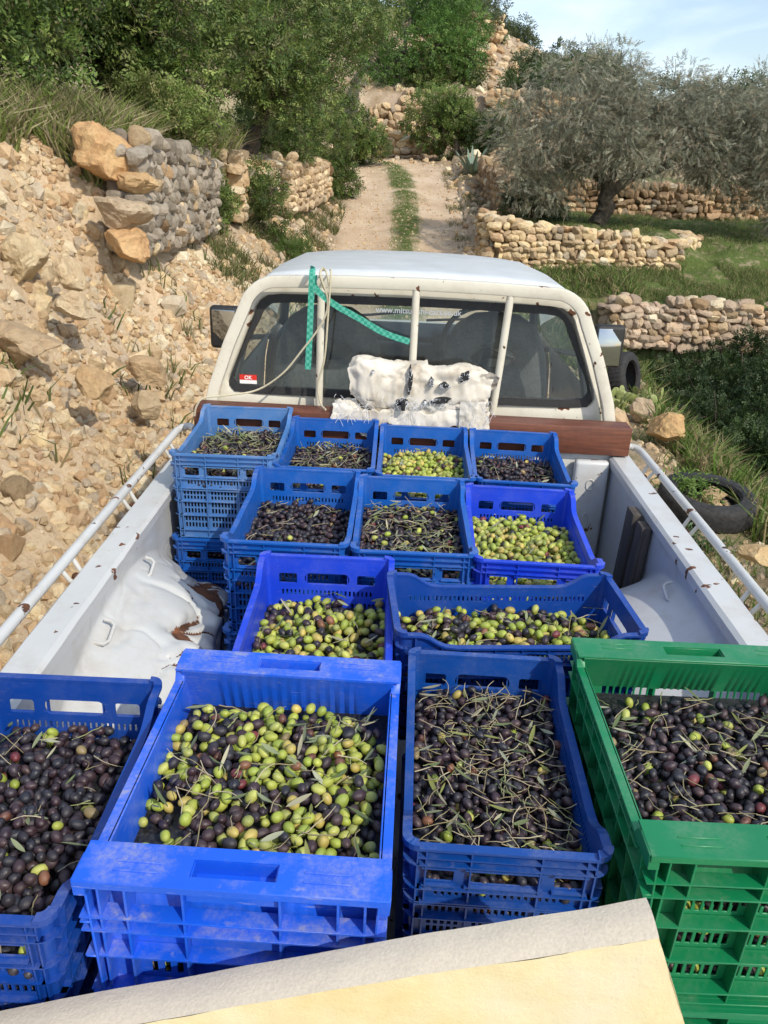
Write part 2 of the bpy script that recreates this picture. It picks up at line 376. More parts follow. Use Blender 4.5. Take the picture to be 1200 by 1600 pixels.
def hitg(px, py, y0=2., y1=60.):
    """where the view line through a photo pixel meets the ground"""
    d = ray(px, py); d = d/np.linalg.norm(d); s = np.arange(y0, y1, .04); P = CAM+d*s[:, None]; z = H(P[:, 0], P[:, 1])
    k = np.argmax(P[:, 2] < z); return P[k]

# ------------------------------------------------------------------ rocks
def ico(sub):
    bm = bmesh.new(); bmesh.ops.create_icosphere(bm, subdivisions=sub, radius=1)
    V = np.array([v.co for v in bm.verts]); F = np.array([[v.index for v in f.verts] for f in bm.faces]); bm.free(); return V, F
ICO = {k: ico(k) for k in (1, 2, 3, 4)}
def rock_shape(sub, seed, cuts=9, rough=.10, flat=.75):
    r = np.random.default_rng(seed); V, F = ICO[sub]; V = V.copy()
    for _ in range(cuts):
        n = r.normal(size=3); n /= np.linalg.norm(n); dd = r.uniform(.45, .8); t = V@n-dd; V = V-np.clip(t, 0, 9)[:, None]*n*.95
    V *= np.array([1, r.uniform(.65, .95), flat*r.uniform(.7, 1.05)])
    V = V*(1+rough*vnoise(V, 2.1, 3, seed % 50)[:, None]-rough*.9*np.abs(vnoise(V, 4.5, 4, seed % 31))[:, None])
    V = V/(np.abs(V).max(0)*.5+np.abs(V).max()*.5); return V, F
LIB = {s: [rock_shape(s, 100*s+i) for i in range(10)] for s in (1, 2, 3)}
ROCKC = np.array([(.69, .57, .42), (.60, .48, .33), (.75, .67, .54), (.58, .43, .28), (.67, .53, .37), (.56, .50, .42), (.72, .60, .43)])
def rmat(a, b, c): return np.array(Euler((a, b, c)).to_matrix())
def rocks_mesh(name, items, sub, cols=ROCKC, parent=None, smooth=False, mat=None):
    Vs, Fs, Cs = [], [], []; n = 0
    for (p, s, rot, k, c) in items:
        V, F = LIB[sub][k % 10]; W = (V*np.asarray(s))@rmat(*rot).T+p
        Vs.append(W); Fs.append(F+n); n += len(V); Cs.append(np.repeat(c[None], len(V), 0))
    me = npmesh(name, np.concatenate(Vs), np.concatenate(Fs), mat or M['rock'], np.concatenate(Cs), smooth)
    return link(name, me, parent)
def wall_shape(seed):
    r = np.random.default_rng(seed); V, F = ICO[2]; V = np.sign(V)*np.abs(V)**.6
    for _ in range(7):
        n = r.normal(size=3); n /= np.linalg.norm(n); t = V@n-r.uniform(.72, 1.0); V = V-np.clip(t, 0, 9)[:, None]*n
    V = V*(1+.10*vnoise(V, 1.9, 2, seed % 40)[:, None]); return V/np.abs(V).max(0), F
LIB['w'] = [wall_shape(700+i) for i in range(10)]
def rc(): return ROCKC[RNG.integers(len(ROCKC))]*RNG.uniform(.8, 1.12)
cand = []
def scatter(n, xr, yr, smin, smax, pw, cond=None, sink=.25):
    for _ in range(n):
        x = RNG.uniform(*xr); y = RNG.uniform(*yr)
        if cond and not cond(x, y): continue
        s = smin*(smax/smin)**(RNG.random()**pw)
        cand.append((x, y, s, sink))
inslope = lambda x, y: x < -1.35 and not (y > 7.3 and x < wallx(y)+.15)
scatter(11000, (-3.7, -1.2), (1.2, 9.5), .012, .06, 1.0, inslope)
scatter(1500, (-3.7, -1.3), (1.6, 9.5), .04, .105, 2.0, inslope, .4)
scatter(34, (-3.5, -1.9), (3.4, 8.5), .10, .19, 1.3, inslope, .5)
scatter(1100, (-2.6, -1.2), (9.5, 19), .02, .11, 1.7, inslope)
scatter(260, (-.9-.45, -.9+.4), (7, 23), .012, .03, 1.2)
scatter(2600, (-1.4, 1.5), (9, 25), .008, .035, 1.6)
scatter(1400, (1.2, 2.7), (2.2, 11), .014, .06, 1.5, lambda x, y: math.hypot(x-2.12, y-5.15) > .38)
scatter(80, (1.9, 2.9), (3.0, 10.5), .06, .16, 1.3, lambda x, y: math.hypot(x-2.12, y-5.15) > .50)
scatter(400, (1.0, 2.0), (12.5, 24), .02, .12, 1.4)
scatter(300, (-3, 4), (24.5, 28), .03, .16, 1.3)
scatter(500, (-2, 5), (28.5, 44), .05, .3, 1.3)
xy = np.array([(c[0], c[1]) for c in cand]); hz = H(xy[:, 0], xy[:, 1])
big, small = [], []
order = sorted(range(len(cand)), key=lambda i: -cand[i][2]/(math.hypot(cand[i][1], 1)+.0))
for rank, i in enumerate(order):
    x, y, s, sink = cand[i]
    it = (np.array((x, y, hz[i]+s*(.55-sink)*.6)), (s, s*RNG.uniform(.8, 1), s*RNG.uniform(.9, 1.3)), (RNG.uniform(-.9, .9), RNG.uniform(-.9, .9), RNG.uniform(0, 6.28)), int(RNG.integers(10)), rc())
    (big if rank < 284 else small).append(it)
tag(rocks_mesh('rubble_stones', small, 1), 'loose small tan limestone stones strewn over the bank and track edges', 'rubble', kind='stuff')
rockme = []
for k in range(10):
    for ci in range(4):
        V, F = LIB[3][k]; c = ROCKC[(k+ci*2) % 7]*(.85+.09*ci); V2, F2 = rock_shape(4, 300+k*4+ci, 12, .16, 1.0) if ci < 2 else (V, F); rockme.append(npmesh('rock', V2, F2, M['rock'], np.repeat(c[None], len(V2), 0), False))
for p, s, rot, k, c in big:
    o = link('rock', rockme[(k*4+int(RNG.integers(4))) % 40]); o.location = p; o.scale = s; o.rotation_euler = rot
    if p[0] < 0: tag(o, 'angular tan limestone rock lying loose in the rubble bank left of the truck', 'rock', 'loose rocks in the rubble bank')
    else: tag(o, 'tan limestone rock lying on the stony verge right of the track', 'rock', 'rocks on the right verge')
def boulder(px, py, y, sx, sy, sz, label, seed, rot=(0, 0, 0), col=(.60, .44, .26), grp=None):
    p = at_y(px, py, y); V, F = rock_shape(4, seed, 13, .20, 1.05); V = V/np.abs(V).max(0); V = V*np.array((sx, sy, sz))
    o = link('boulder', npmesh('boulder', V, F, M['rock'], np.repeat(np.array(col)[None], len(V), 0), False)); o.location = p; o.rotation_euler = rot
    tag(o, label, 'boulder', grp); return o
boulder(168, 245, 7.3, .30, .3, .24, 'large orange boulder on top of the bank at the end of the stone wall', 3, (0, .2, .3), (.66, .46, .26))
boulder(205, 290, 7.2, .17, .2, .13, 'tan block wedged below the large orange boulder', 5, (.1, 0, .9))
boulder(190, 335, 6.9, .26, .22, .15, 'greyish tan block in the broken wall end, below the wedged tan block', 8, (0, .1, .2), (.52, .44, .34))
boulder(196, 384, 6.8, .20, .2, .15, 'orange tan block at the foot of the broken wall end', 9, (0, .15, .1), (.64, .44, .25))
boulder(38, 405, 5.7, .17, .19, .20, 'tall pale boulder at the left edge of the rubble bank', 12, (.2, .3, .5), (.64, .54, .38))
boulder(30, 530, 4.9, .25, .2, .16, 'wide flat boulder at the left edge of the bank below the tall pale boulder', 13, (0, 0, .2), (.52, .42, .30))
boulder(110, 430, 5.7, .14, .15, .10, 'pale pointed boulder right of the tall pale boulder on the bank', 14, (.2, .5, .5), (.66, .54, .38))
boulder(118, 475, 5.5, .14, .15, .10, 'rounded pale boulder in the middle of the rubble bank', 15, (.2, .2, 1.5), (.62, .52, .38))
boulder(235, 585, 5.7, .19, .16, .12, 'long rounded boulder on the slope left of the cab', 17, (0, .4, .2), (.54, .42, .28))
boulder(150, 600, 4.8, .13, .12, .09, 'tan slab boulder half buried in the lower bank', 18, (.1, .3, .2), (.56, .42, .26))
boulder(225, 632, 5.4, .10, .11, .11, 'small upright boulder beside the long rounded boulder', 19, (0, .4, 2), (.50, .42, .30))
boulder(1042, 672, 6.6, .17, .2, .15, 'orange boulder on the right verge beyond the wooden beam end', 21, (0, 0, .4), (.62, .44, .24))
boulder(1005, 640, 7.3, .12, .12, .12, 'grey tan boulder on the right verge close behind the prickly pear', 22, (0, 0, .4), (.50, .42, .32))
boulder(1185, 868, 4.2, .11, .12, .07, 'flat tan boulder on the ground below the half buried tyre', 23, (0, 0, .1), (.66, .52, .32))

# dry stone walls
def stone_wall(name_label, path, hts, bases, thick=.25, st=.17, col=None, dark=0., cap=False, group=None, mixp=.7):
    pts = [np.array(p, float) for p in path]; L = [0.]
    for a, b in zip(pts[:-1], pts[1:]): L.append(L[-1]+np.linalg.norm(b-a))
    tot = L[-1]; items = []
    def P(s): return np.array([np.interp(s, L, [p[0] for p in pts]), np.interp(s, L, [p[1] for p in pts])])
    v = 0; row = 0
    hm = max(hts)
    while v < hm:
        rh = st*RNG.uniform(.5, .95); s = RNG.uniform(0, st)
        while s < tot:
            wd = st*(RNG.uniform(.35, 1.0) if RNG.random() < .75 else RNG.uniform(1., 1.7)); h = np.interp(s, L, hts); b = np.interp(s, L, bases)
            if v < h*RNG.uniform(.88, 1.06):
                p = P(s+wd/2); q = P(s+wd/2+.05)-P(s+wd/2-.05); ang = math.atan2(q[1], q[0])
                for side in ((-1,) if thick < .2 else (-1, 1)):
                    nrm = np.array([-math.sin(ang), math.cos(ang)])*side*(thick/2-.03+RNG.uniform(-.02, .03))
                    c = rc()*RNG.uniform(.75, 1.1) if col is None else (np.array(col)*1.12 if RNG.random() < mixp else rc()*.8)*RNG.uniform(.65, 1.3)
                    items.append((np.array([*(p+nrm), b+v+rh/2+RNG.uniform(-.22, .22)*rh]), (wd*.56, st*.6, rh*.62), (RNG.uniform(-.25, .25), RNG.uniform(-.35, .35), ang+RNG.uniform(-.25, .25)), int(RNG.integers(10)), c*(1-dark)))
            s += wd*.92
        v += rh*.9; row += 1
    if cap:
        s = 0
        while s < tot:
            wd = st*RNG.uniform(.9, 1.6); p = P(s); h = np.interp(s, L, hts); b = np.interp(s, L, bases)
            items.append((np.array([*p, b+h+st*.1]), (wd*.6, thick*.55, st*RNG.uniform(.35, .6)), (RNG.uniform(-.3, .3), RNG.uniform(-.3, .3), RNG.uniform(0, 3)), int(RNG.integers(10)), rc())); s += wd
    o = rocks_mesh('stone_wall', items, 'w', smooth=False)
    tag(o, name_label, 'stone wall', group); return o
stone_wall('grey weathered dry stone wall retaining the terrace left of the track', [(-2.35, 7.1), (-2.43, 9), (-2.55, 11.2)], [.85, .85, .8], [1.35, 1.3, 1.25], .22, .165, (.33, .31, .28), mixp=.9)
stone_wall('broken end of stones below the carob trunk left of the track', [(-2.5, 11.9), (-2.40, 13.0), (-2.28, 14.3)], [.75, .6, .7], [1.3, 1.35, 1.4], .25, .21)
stone_wall('pale dry stone wall beside the track behind the grass clump', [(-2.2, 14.8), (-1.9, 17.3), (-1.8, 18.6)], [.85, .75, .55], [1.25, 1.35, 1.45], .28, .2, (.56, .46, .34))
stone_wall('low curved dry stone wall with a jagged top in front of the olive tree', [(1.25, 13.5), (1.35, 12.95), (2.2, 12.9), (3.2, 12.95), (4.1, 13.2), (4.6, 14.0), (4.7, 14.8)], [.85, .80, .65, .50, .42, .36, .3], [.62, .62, .70, .76, .78, .85, .95], .3, .14, (.60, .49, .34), cap=True)
stone_wall('pinkish dry stone wall below the grass slope beside the brambles', [(2.55, 11.0), (3.4, 11.25), (4.6, 11.4), (6.2, 11.4), (8.5, 11.6)], [.55, .60, .58, .60, .6], [.0, -.02, -.05, -.05, -.05], .28, .16, (.47, .39, .32))
stone_wall('dark dry stone terrace wall behind the olive tree', [(3.0, 19.15), (5, 19.0), (7.5, 19.0), (12, 19.2)], [.85, .85, .8, .8], [1.15, 1.15, 1.15, 1.15], .3, .2, (.40, .30, .21))
stone_wall('dark dry stone wall under the agave, right of the track', [(1.9, 21.5), (1.98, 18.5), (2.05, 17.2)], [.9, .9, .6], [1.35, 1.25, 1.2], .25, .2, (.33, .26, .19))
stone_wall('tall dry stone wall facing the top of the track', [(-1.5, 27.8), (-.2, 28.1), (.55, 28.2)], [1.0, 1.75, 1.6], [2.45, 2.45, 2.5], .5, .28, (.60, .48, .34))
stone_wall('dry stone terrace wall on the slope above the agave', [(2.3, 28.3), (3.2, 28.2), (5.5, 28.4)], [1.5, 1.4, 1.2], [3.0, 3.0, 3.0], .4, .28, (.54, .42, .28))
stone_wall('small high terrace wall near the hilltop shrubs', [(1.6, 33), (2.9, 33.2)], [.55, .4], [5.5, 5.4], .4, .2, (.6, .48, .33))
stone_wall('highest pale terrace wall on the bare hillside', [(1.5, 38), (3.6, 38.3)], [.8, .7], [7.0, 6.9], .4, .3, (.6, .5, .36))
stone_wall('rough stone footing along the left edge of the tall track wall', [(-2.2, 26.3), (-.5, 26.5), (1.0, 26.6)], [.3, .45, .3], [2.4, 2.45, 2.5], .3, .25)

# ------------------------------------------------------------------ foliage
def leaves(P, D, N, ln, wd, col):
    """rhombus leaves at P pointing along D with face normal N"""
    D = D/np.linalg.norm(D, axis=1, keepdims=True); Sd = np.cross(D, N); Sd /= np.linalg.norm(Sd, axis=1, keepdims=True)+1e-9
    Nn = np.cross(Sd, D)
    a = P; b = P+D*(ln*.5)[:, None]+Sd*(wd*.5)[:, None]; c = P+D*ln[:, None]-Nn*(ln*.1)[:, None]; e = P+D*(ln*.5)[:, None]-Sd*(wd*.5)[:, None]
    n = len(P); V = np.stack([a, b, c, e], 1).reshape(-1, 3); F = np.arange(4*n).reshape(n, 4); return V, F, np.repeat(col, 4, 0)
def rdir(n): v = RNG.normal(size=(n, 3)); return v/np.linalg.norm(v, axis=1, keepdims=True)
def blob_points(blobs, n, shell=.55):
    B = np.array(blobs, float); wts = B[:, 3]**2; ix = RNG.choice(len(B), n, p=wts/wts.sum()); u = rdir(n); r = shell+(1-shell)*RNG.random(n)**.6
    c = B[ix]; rad = c[:, 3]*(1+.25*vnoise(c[:, :3]+u*2, 2.2, 2)); return c[:, :3]+u*(rad*r)[:, None]*np.array((1, 1, .8)), u, ix
def crown(name, blobs, n, ln, wd, cols, parent, style='carob', droop=0., sprig=7):
    ns = n//sprig; P, U, ix = blob_points(blobs, ns)
    D = U+rdir(ns)*.8; D[:, 2] -= droop; D /= np.linalg.norm(D, axis=1, keepdims=True)
    nb = len(blobs); bc = RNG.uniform(.75, 1.25, nb)
    base = np.array(cols)[RNG.integers(len(cols), size=ns)]*bc[ix][:, None]*RNG.uniform(.75, 1.3, ns)[:, None]
    Sd = np.cross(D, rdir(ns)); Sd /= np.linalg.norm(Sd, axis=1, keepdims=True)+1e-9; Up = np.cross(Sd, D)
    Vs, Fs, Cs = [], [], []; m = 0
    for k in range(sprig):
        t = (k//2+.6)/(sprig/2+.5); side = 1 if k % 2 else -1
        p = P+D*(t*ln*2.6)+rdir(ns)*ln*.12; d = D*.55+Sd*side*.9+rdir(ns)*.25
        if style == 'olive': d = D+Sd*side*.45+rdir(ns)*.2; p = P+D*(t*ln*3.2)
        V, F, C = leaves(p, d, Up+rdir(ns)*.35, ln*RNG.uniform(.7, 1.2, ns), wd*RNG.uniform(.7, 1.2, ns), base*RNG.uniform(.9, 1.1, (ns, 1)))
        Vs.append(V); Fs.append(F+m); Cs.append(C); m += len(V)
    return link(name, npmesh(name, np.concatenate(Vs), np.concatenate(Fs), M['leaf'], np.concatenate(Cs), False), parent)
def make_blobs(c, rad, n, rs, flat=1.):
    out = []
    for _ in range(n):
        u = rdir(1)[0]; k = RNG.random()**.45; out.append((c[0]+u[0]*rad[0]*k, c[1]+u[1]*rad[1]*k, c[2]+u[2]*rad[2]*k*flat, RNG.uniform(*rs)))
    return out
def limb(mb, a, b, r0, r1, wob=.12, n=7):
    a, b = Vector(a), Vector(b); pts = []; rs = []; w = (b-a).length*wob
    for i in range(n+1):
        t = i/n; p = a.lerp(b, t); k = math.sin(t*math.pi)
        pts.append(p+Vector((random.uniform(-w, w), random.uniform(-w, w), random.uniform(-w, w)))*(.5*k)); rs.append(r0+(r1-r0)*t)
    mb.tube(pts, rs, 8); return pts
def tree(nm, label, cat, base, blobs, n, ln, wd, cols, r0=.12, nl=7, style='carob', droop=0., group=None, lean=(0, 0), fork=.45, twigs=20):
    rt = empty(nm, base); tag(rt, label, cat, group)
    B = [(x-base[0], y-base[1], z-base[2], r) for x, y, z, r in blobs]; c = np.mean([b[:3] for b in B], 0)
    mb = MB(); f = (c[0]*.35+lean[0], c[1]*.35+lean[1], max(c[2]*fork, .3)); limb(mb, (0, 0, -.3), f, r0, r0*.7, .1)
    for k in range(nl):
        b = B[(k*7) % len(B)]; limb(mb, f, b[:3], r0*.5, r0*.08, .22)
    for k in range(twigs):
        b = B[(random.randrange(nl)*7) % len(B)]; u = Vector(rdir(1)[0]); e = Vector(b[:3])+u*b[3]*1.25; limb(mb, Vector(b[:3]), e, .012, .003, .2, 5)
    mb.build('trunk', M['bark'], rt, smooth=True)
    crown('crown', B, n, ln, wd, cols, rt, style, droop); return rt
CAROB = [(.09, .15, .035), (.12, .19, .045), (.17, .24, .06), (.065, .11, .03), (.22, .27, .08), (.17, .17, .08)]
OLIVE = [(.27, .28, .20), (.22, .23, .16), (.36, .36, .28), (.18, .19, .13), (.27, .23, .16)]
PINE = [(.05, .085, .025), (.07, .11, .035), (.09, .13, .045)]
# the carob trees and thicket on the left terrace
def gb(x, y, dz=0): return (x, y, Hs(x, y)+dz)
tree('carob_tree', 'dense dark green carob tree at the far left above the rubble bank', 'tree', gb(-4.6, 8.4), make_blobs((-4.3, 8.4, 3.8), (1.7, 1.2, 1.3), 44, (.35, .6))+make_blobs((-3.9, 7.9, 3.0), (1.2, .6, .35), 14, (.25, .4)), 62000, .070, .030, [tuple(1.12*q for q in c) for c in CAROB], .14, 9)
tree('carob_tree', 'leafy carob tree with bare grey twigs above the end of the grey stone wall', 'tree', gb(-3.9, 11.0), make_blobs((-3.3, 11.0, 3.7), (1.4, 1.1, 1.25), 40, (.35, .55))+make_blobs((-2.9, 10.7, 2.75), (.7, .5, .3), 10, (.2, .35)), 62000, .070, .030, [tuple(1.12*q for q in c) for c in CAROB], .14, 9)
tree('carob_tree', 'carob tree with a dark leaning trunk beside the track', 'tree', gb(-2.75, 14.4), make_blobs((-2.2, 14.3, 4.2), (1.25, 1.2, 1.25), 38, (.35, .55))+make_blobs((-1.9, 14.0, 3.1), (.8, .5, .45), 12, (.25, .4)), 52000, .055, .025, CAROB, .15, 9, lean=(.3, 0))
tree('carob_tree', 'carob tree overhanging the left side of the upper track', 'tree', gb(-3.4, 20.5), make_blobs((-2.3, 20.5, 5.2), (1.8, 1.4, 1.7), 36, (.5, .8))+make_blobs((-1.9, 20, 3.6), (.9, .8, .8), 10, (.3, .5)), 38000, .08, .035, CAROB, .16, 8)
tree('carob_tree', 'bright green bushy tree above the tall track wall', 'tree', gb(-.9, 29.6), make_blobs((-.3, 30, 6.3), (2.2, 1.4, 1.9), 34, (.6, .95)), 30000, .10, .045, [(.07, .15, .03), (.10, .19, .04), (.13, .22, .05)], .16, 8)
tree('carob_tree', 'dark tree rising behind the leaning carob', 'tree', gb(-5.5, 17), make_blobs((-4.5, 17, 5.2), (2.6, 1.5, 2.0), 36, (.6, .9)), 26000, .09, .04, CAROB, .16, 7)
tree('carob_tree', 'dark tree at the back of the thicket on the far left', 'tree', gb(-8.5, 13), make_blobs((-7.5, 13, 4.8), (3, 1.5, 2.0), 34, (.6, .9)), 26000, .085, .04, CAROB, .16, 7)
tree('carob_tree', 'green bushy tree right of the tall track wall with foliage hanging to the ground', 'tree', gb(1.5, 25.5), make_blobs((1.05, 25.8, 3.35), (.95, .6, .7), 26, (.3, .5)), 24000, .075, .035, CAROB, .10, 5)
tree('carob_tree', 'wide dark tree on the hill behind the olive tree', 'tree', gb(5.4, 30), make_blobs((5.2, 30, 4.5), (2.4, 1.6, .75), 34, (.45, .65)), 26000, .10, .045, PINE, .16, 7)
tree('carob_tree', 'dark tree on the skyline at the right edge behind the olive tree', 'tree', gb(10.2, 28), make_blobs((10.6, 28, 4.0), (2.2, 1.4, .75), 26, (.4, .6)), 20000, .10, .045, PINE, .16, 7)
for i, (px, py, y, rx, rz, lab) in enumerate([(745, 30, 44, 1.5, 1.2, 'round grey green shrub on the hilltop left of the skyline gap'), (690, 50, 38, 2.0, 1.4, 'olive green shrub on the hillside above the bright bushy tree'),
        (800, 40, 46, 1.3, 1.1, 'small dark shrub at the highest point of the skyline'), (850, 75, 36, 1.7, 1.0, 'broad dark shrub on the slope under the skyline'), (930, 85, 35, 1.7, .95, 'twiggy skyline shrub above the wide dark tree'),
        (760, 85, 40, 1.0, .7, 'small shrub beside the highest terrace wall'), (700, 190, 30, .9, 1.2, 'dark bush growing on the terrace left of the agave slope'), (1100, 120, 32, 2.0, 1.0, 'spreading shrub on the skyline above the olive tree crown'), (640, 70, 40, 2.2, 1.6, 'large grey green shrub on the hill left of the bare rocky patch')]):
    p = at_y(px, py, y); b = (p[0], p[1], Hs(p[0], p[1])); top = p[2]
    tree('shrub', lab, 'shrub', b, make_blobs((p[0], p[1], max(top-rz*.9, b[2]+.35)), (rx, rx*.7, rz*.6), 16, (.35, .6)), 9000, .12, .055, [(.09, .12, .05), (.06, .09, .035), (.13, .15, .07)], .07, 5)
# olive tree with twisted trunk
ob = gb(3.35, 15.2)
rt = empty('olive_tree', ob); tag(rt, 'large grey green olive tree with a dark twisted trunk behind the low wall', 'tree')
mb = MB(); t1 = limb(mb, (0, 0, -.2), (.12, 0, .75), .17, .13, .15); limb(mb, (.1, 0, .7), (-.9, 0, 1.6), .10, .03, .25); limb(mb, (.1, 0, .7), (.3, .2, 1.9), .09, .03, .2)
limb(mb, (-.03, -.05, -.2), (.05, -.04, .6), .10, .06, .2)
mb.tube([(.1, 0, .55), (.45, 0, .85), (.9, -.05, 1.0), (1.25, -.1, 1.22), (1.5, -.1, 1.18), (1.62, -.1, .9), (1.8, -.1, .75)], [.10, .09, .08, .08, .07, .06, .04], 8)
limb(mb, (1.4, -.1, 1.2), (2.3, 0, 1.8), .06, .02, .2); limb(mb, (.1, 0, .9), (1.2, .3, 2.1), .06, .02, .2)
for k in range(26):
    a = random.choice([(-.9, 0, 1.6), (.3, .2, 1.9), (2.3, 0, 1.8), (1.2, .3, 2.1), (1.5, -.1, 1.18)]); limb(mb, a, (a[0]+random.uniform(-.5, .5), a[1]-.3, a[2]+random.uniform(-.3, .6)), .012, .003, .2, 5)
mb.build('trunk', M['bark'], rt, smooth=True)
OB = make_blobs((-.45, 0, 1.65), (1.45, 1.1, 1.05), 62, (.28, .46))+make_blobs((1.7, 0, 1.75), (1.7, 1.1, .9), 60, (.28, .46))+make_blobs((-1.15, -.5, .95), (.7, .5, .6), 22, (.2, .34))+make_blobs((3.2, -.3, .95), (1.2, .7, .75), 34, (.25, .4))+make_blobs((.0, -.9, 1.25), (1.3, .3, .35), 18, (.2, .3))
crown('crown', OB, 230000, .05, .012, OLIVE, rt, 'olive', .35, 9)
ob2 = gb(7.6, 16.5)
tree('olive_tree', 'olive tree at the right edge of the terrace', 'tree', ob2, make_blobs((7.2, 16.3, 3.0), (1.6, 1.1, 1.0), 40, (.25, .45)), 45000, .05, .013, OLIVE, .14, 8, 'olive', .35)
# brambles in the gully, bushes on walls
def bush(nm, label, px, py, y, rad, n, ln, wd, cols, nb=12, dz=0, grp=None):
    p = at_y(px, py, y); z = min(p[2], Hs(p[0], y)+rad[2]*.9); b = (p[0], y, z-rad[2])
    return tree(nm, label, 'bush', b, make_blobs((p[0], y, z), rad, nb, (min(rad)*.35, min(rad)*.7)), n, ln, wd, cols, .03, 4, twigs=14, group=grp)
DK = [(.025, .05, .014), (.04, .07, .02), (.055, .085, .03)]
def masscloud(nm, label, cat, blobs, n, ln, wd, cols):
    b = np.mean([q[:3] for q in blobs], 0); rt = empty(nm, (b[0], b[1], Hs(b[0], b[1]))); tag(rt, label, cat); o = np.array(rt.location)
    B = [(q[0]-o[0], q[1]-o[1], q[2]-o[2], q[3]) for q in blobs]; mb = MB()
    for k in range(14):
        c = B[random.randrange(len(B))]; limb(mb, (c[0]*.6, c[1]*.6, -.2), (c[0], c[1], c[2]+c[3]), .014, .004, .3)
    mb.build('stems', M['bark'], rt, smooth=True); crown('foliage', B, n, ln, wd, cols, rt)
masscloud('bramble_thicket', 'dark bramble thicket filling the gully below the pinkish wall', 'bush', make_blobs((3.9, 8.9, -.45), (1.1, 1.3, .45), 40, (.22, .4))+make_blobs((3.5, 10.5, -.35), (.9, .4, .3), 16, (.18, .3))+make_blobs((4.6, 10.8, .05), (1.0, .25, .25), 14, (.15, .25)), 62000, .035, .02, DK)
masscloud('bramble_thicket', 'dark leafy bushes at the right edge of the gully', 'bush', make_blobs((5.0, 9.6, -.15), (1.2, 1.3, .5), 30, (.22, .4)), 30000, .04, .022, DK)
masscloud('scrub_bush', 'dry grey scrub on the gully bank near the half buried tyre', 'bush', make_blobs((3.1, 6.9, -.55), (.5, 1.0, .3), 20, (.12, .25)), 14000, .03, .012, [(.10, .10, .05), (.14, .12, .07), (.06, .08, .03)])
bush('wall_bush', 'leafy green bush growing over the end of the grey stone wall', 335, 300, 11.2, (.28, .3, .42), 9000, .04, .02, CAROB, 14)
bush('wall_bush', 'small bush at the foot of the leaning carob trunk', 378, 262, 13.0, (.25, .25, .2), 4000, .04, .02, CAROB, 10)
bush('wall_bush', 'bright green shrub beside the left edge of the track', 450, 330, 12.6, (.34, .3, .2), 7000, .04, .012, [(.09, .15, .03), (.12, .18, .05)], 12)
bush('wall_bush', 'green hanging bush beside the tall track wall', 560, 205, 24.5, (.5, .4, .5), 8000, .06, .03, CAROB, 14)
bush('wall_bush', 'leafy bush between the leaning carob trunk and the track', 500, 195, 20.0, (.8, .6, .5), 14000, .06, .03, CAROB, 16)
bush('wall_bush', 'leafy bush behind the end of the pale wall at the upper left of the track', 540, 150, 24.0, (1.0, .6, .8), 15000, .07, .035, CAROB, 18)
bush('wall_bush', 'dark green undergrowth below the leafy carob with bare twigs', 380, 205, 12.6, (.8, .5, .4), 16000, .05, .022, CAROB, 18)
bush('wall_bush', 'light green undergrowth above the large orange boulder', 250, 165, 9.8, (.9, .4, .35), 16000, .05, .02, [(.14, .20, .05), (.19, .25, .07), (.22, .22, .09)], 18)
bush('wall_bush', 'dark undergrowth directly behind the leaning carob trunk', 420, 215, 16.0, (.9, .6, .45), 16000, .055, .025, CAROB, 18)
bush('wall_bush', 'dark undergrowth at the far end of the left terrace', 470, 200, 18.5, (1.0, .6, .55), 16000, .055, .025, CAROB, 18)
bush('wall_bush', 'green shrub on the bank in front of the pale wall', 385, 300, 13.0, (.3, .3, .3), 6000, .04, .018, CAROB, 10)
bush('wall_bush', 'large shrub on the terrace right of the bright bushy tree', 690, 120, 29.5, (1.1, .7, .8), 14000, .08, .04, CAROB, 18)
bush('wall_bush', 'dark shrub covering the terrace wall above the agave', 770, 200, 25.5, (.7, .6, .6), 9000, .07, .035, PINE, 14)
bush('wall_bush', 'low dark bush in the shade left of the olive trunk', 830, 320, 15.8, (.7, .5, .35), 12000, .04, .02, DK, 14)

# grass
def blades(items, name, label, cat, kind='stuff', cols=((.10, .15, .03), (.16, .20, .06), (.22, .21, .09))):
    P = np.array([i[:2] for i in items]); h = np.array([i[2] for i in items]); z = H(P[:, 0], P[:, 1]); n = len(P)
    B = np.stack([P[:, 0], P[:, 1], z-.01], -1); ln = RNG.normal(size=(n, 3))*.38; ln[:, 2] = 1; ln /= np.linalg.norm(ln, axis=1, keepdims=True)
    sd = np.cross(ln, rdir(n)); sd /= np.linalg.norm(sd, axis=1, keepdims=True); wd = np.clip(h*.035, .002, .009)[:, None]
    bend = RNG.normal(size=(n, 3))*.25; bend[:, 2] = -.12
    m = B+ln*(h*.55)[:, None]; t = B+ln*h[:, None]+bend*h[:, None]
    V = np.stack([B-sd*wd, B+sd*wd, m+sd*wd*.7, m-sd*wd*.7, t], 1).reshape(-1, 3); k = np.arange(n)[:, None]*5
    F4 = k+np.array([[0, 1, 2, 3]]); F3 = k+np.array([[3, 2, 4]]); c = np.array(cols)[RNG.integers(len(cols), size=n)]*RNG.uniform(.7, 1.3, (n, 1))
    return tag(link(name, npmesh(name, V, [F4, F3], M['grass'], np.repeat(c, 5, 0), False)), label, cat, kind=kind)
def gpts(n, fx, fy, h, clump=None, cond=None):
    out = []
    while len(out) < n:
        x = RNG.uniform(*fx); y = RNG.uniform(*fy)
        if cond and not cond(x, y): continue
        out.append((x, y, h*RNG.uniform(.4, 1.25)))
    return out
def clumpmask(x, y, sc=2., th=.0): return vnoise(np.array([[x, y, 0]]), sc, 2, 9)[0] > th
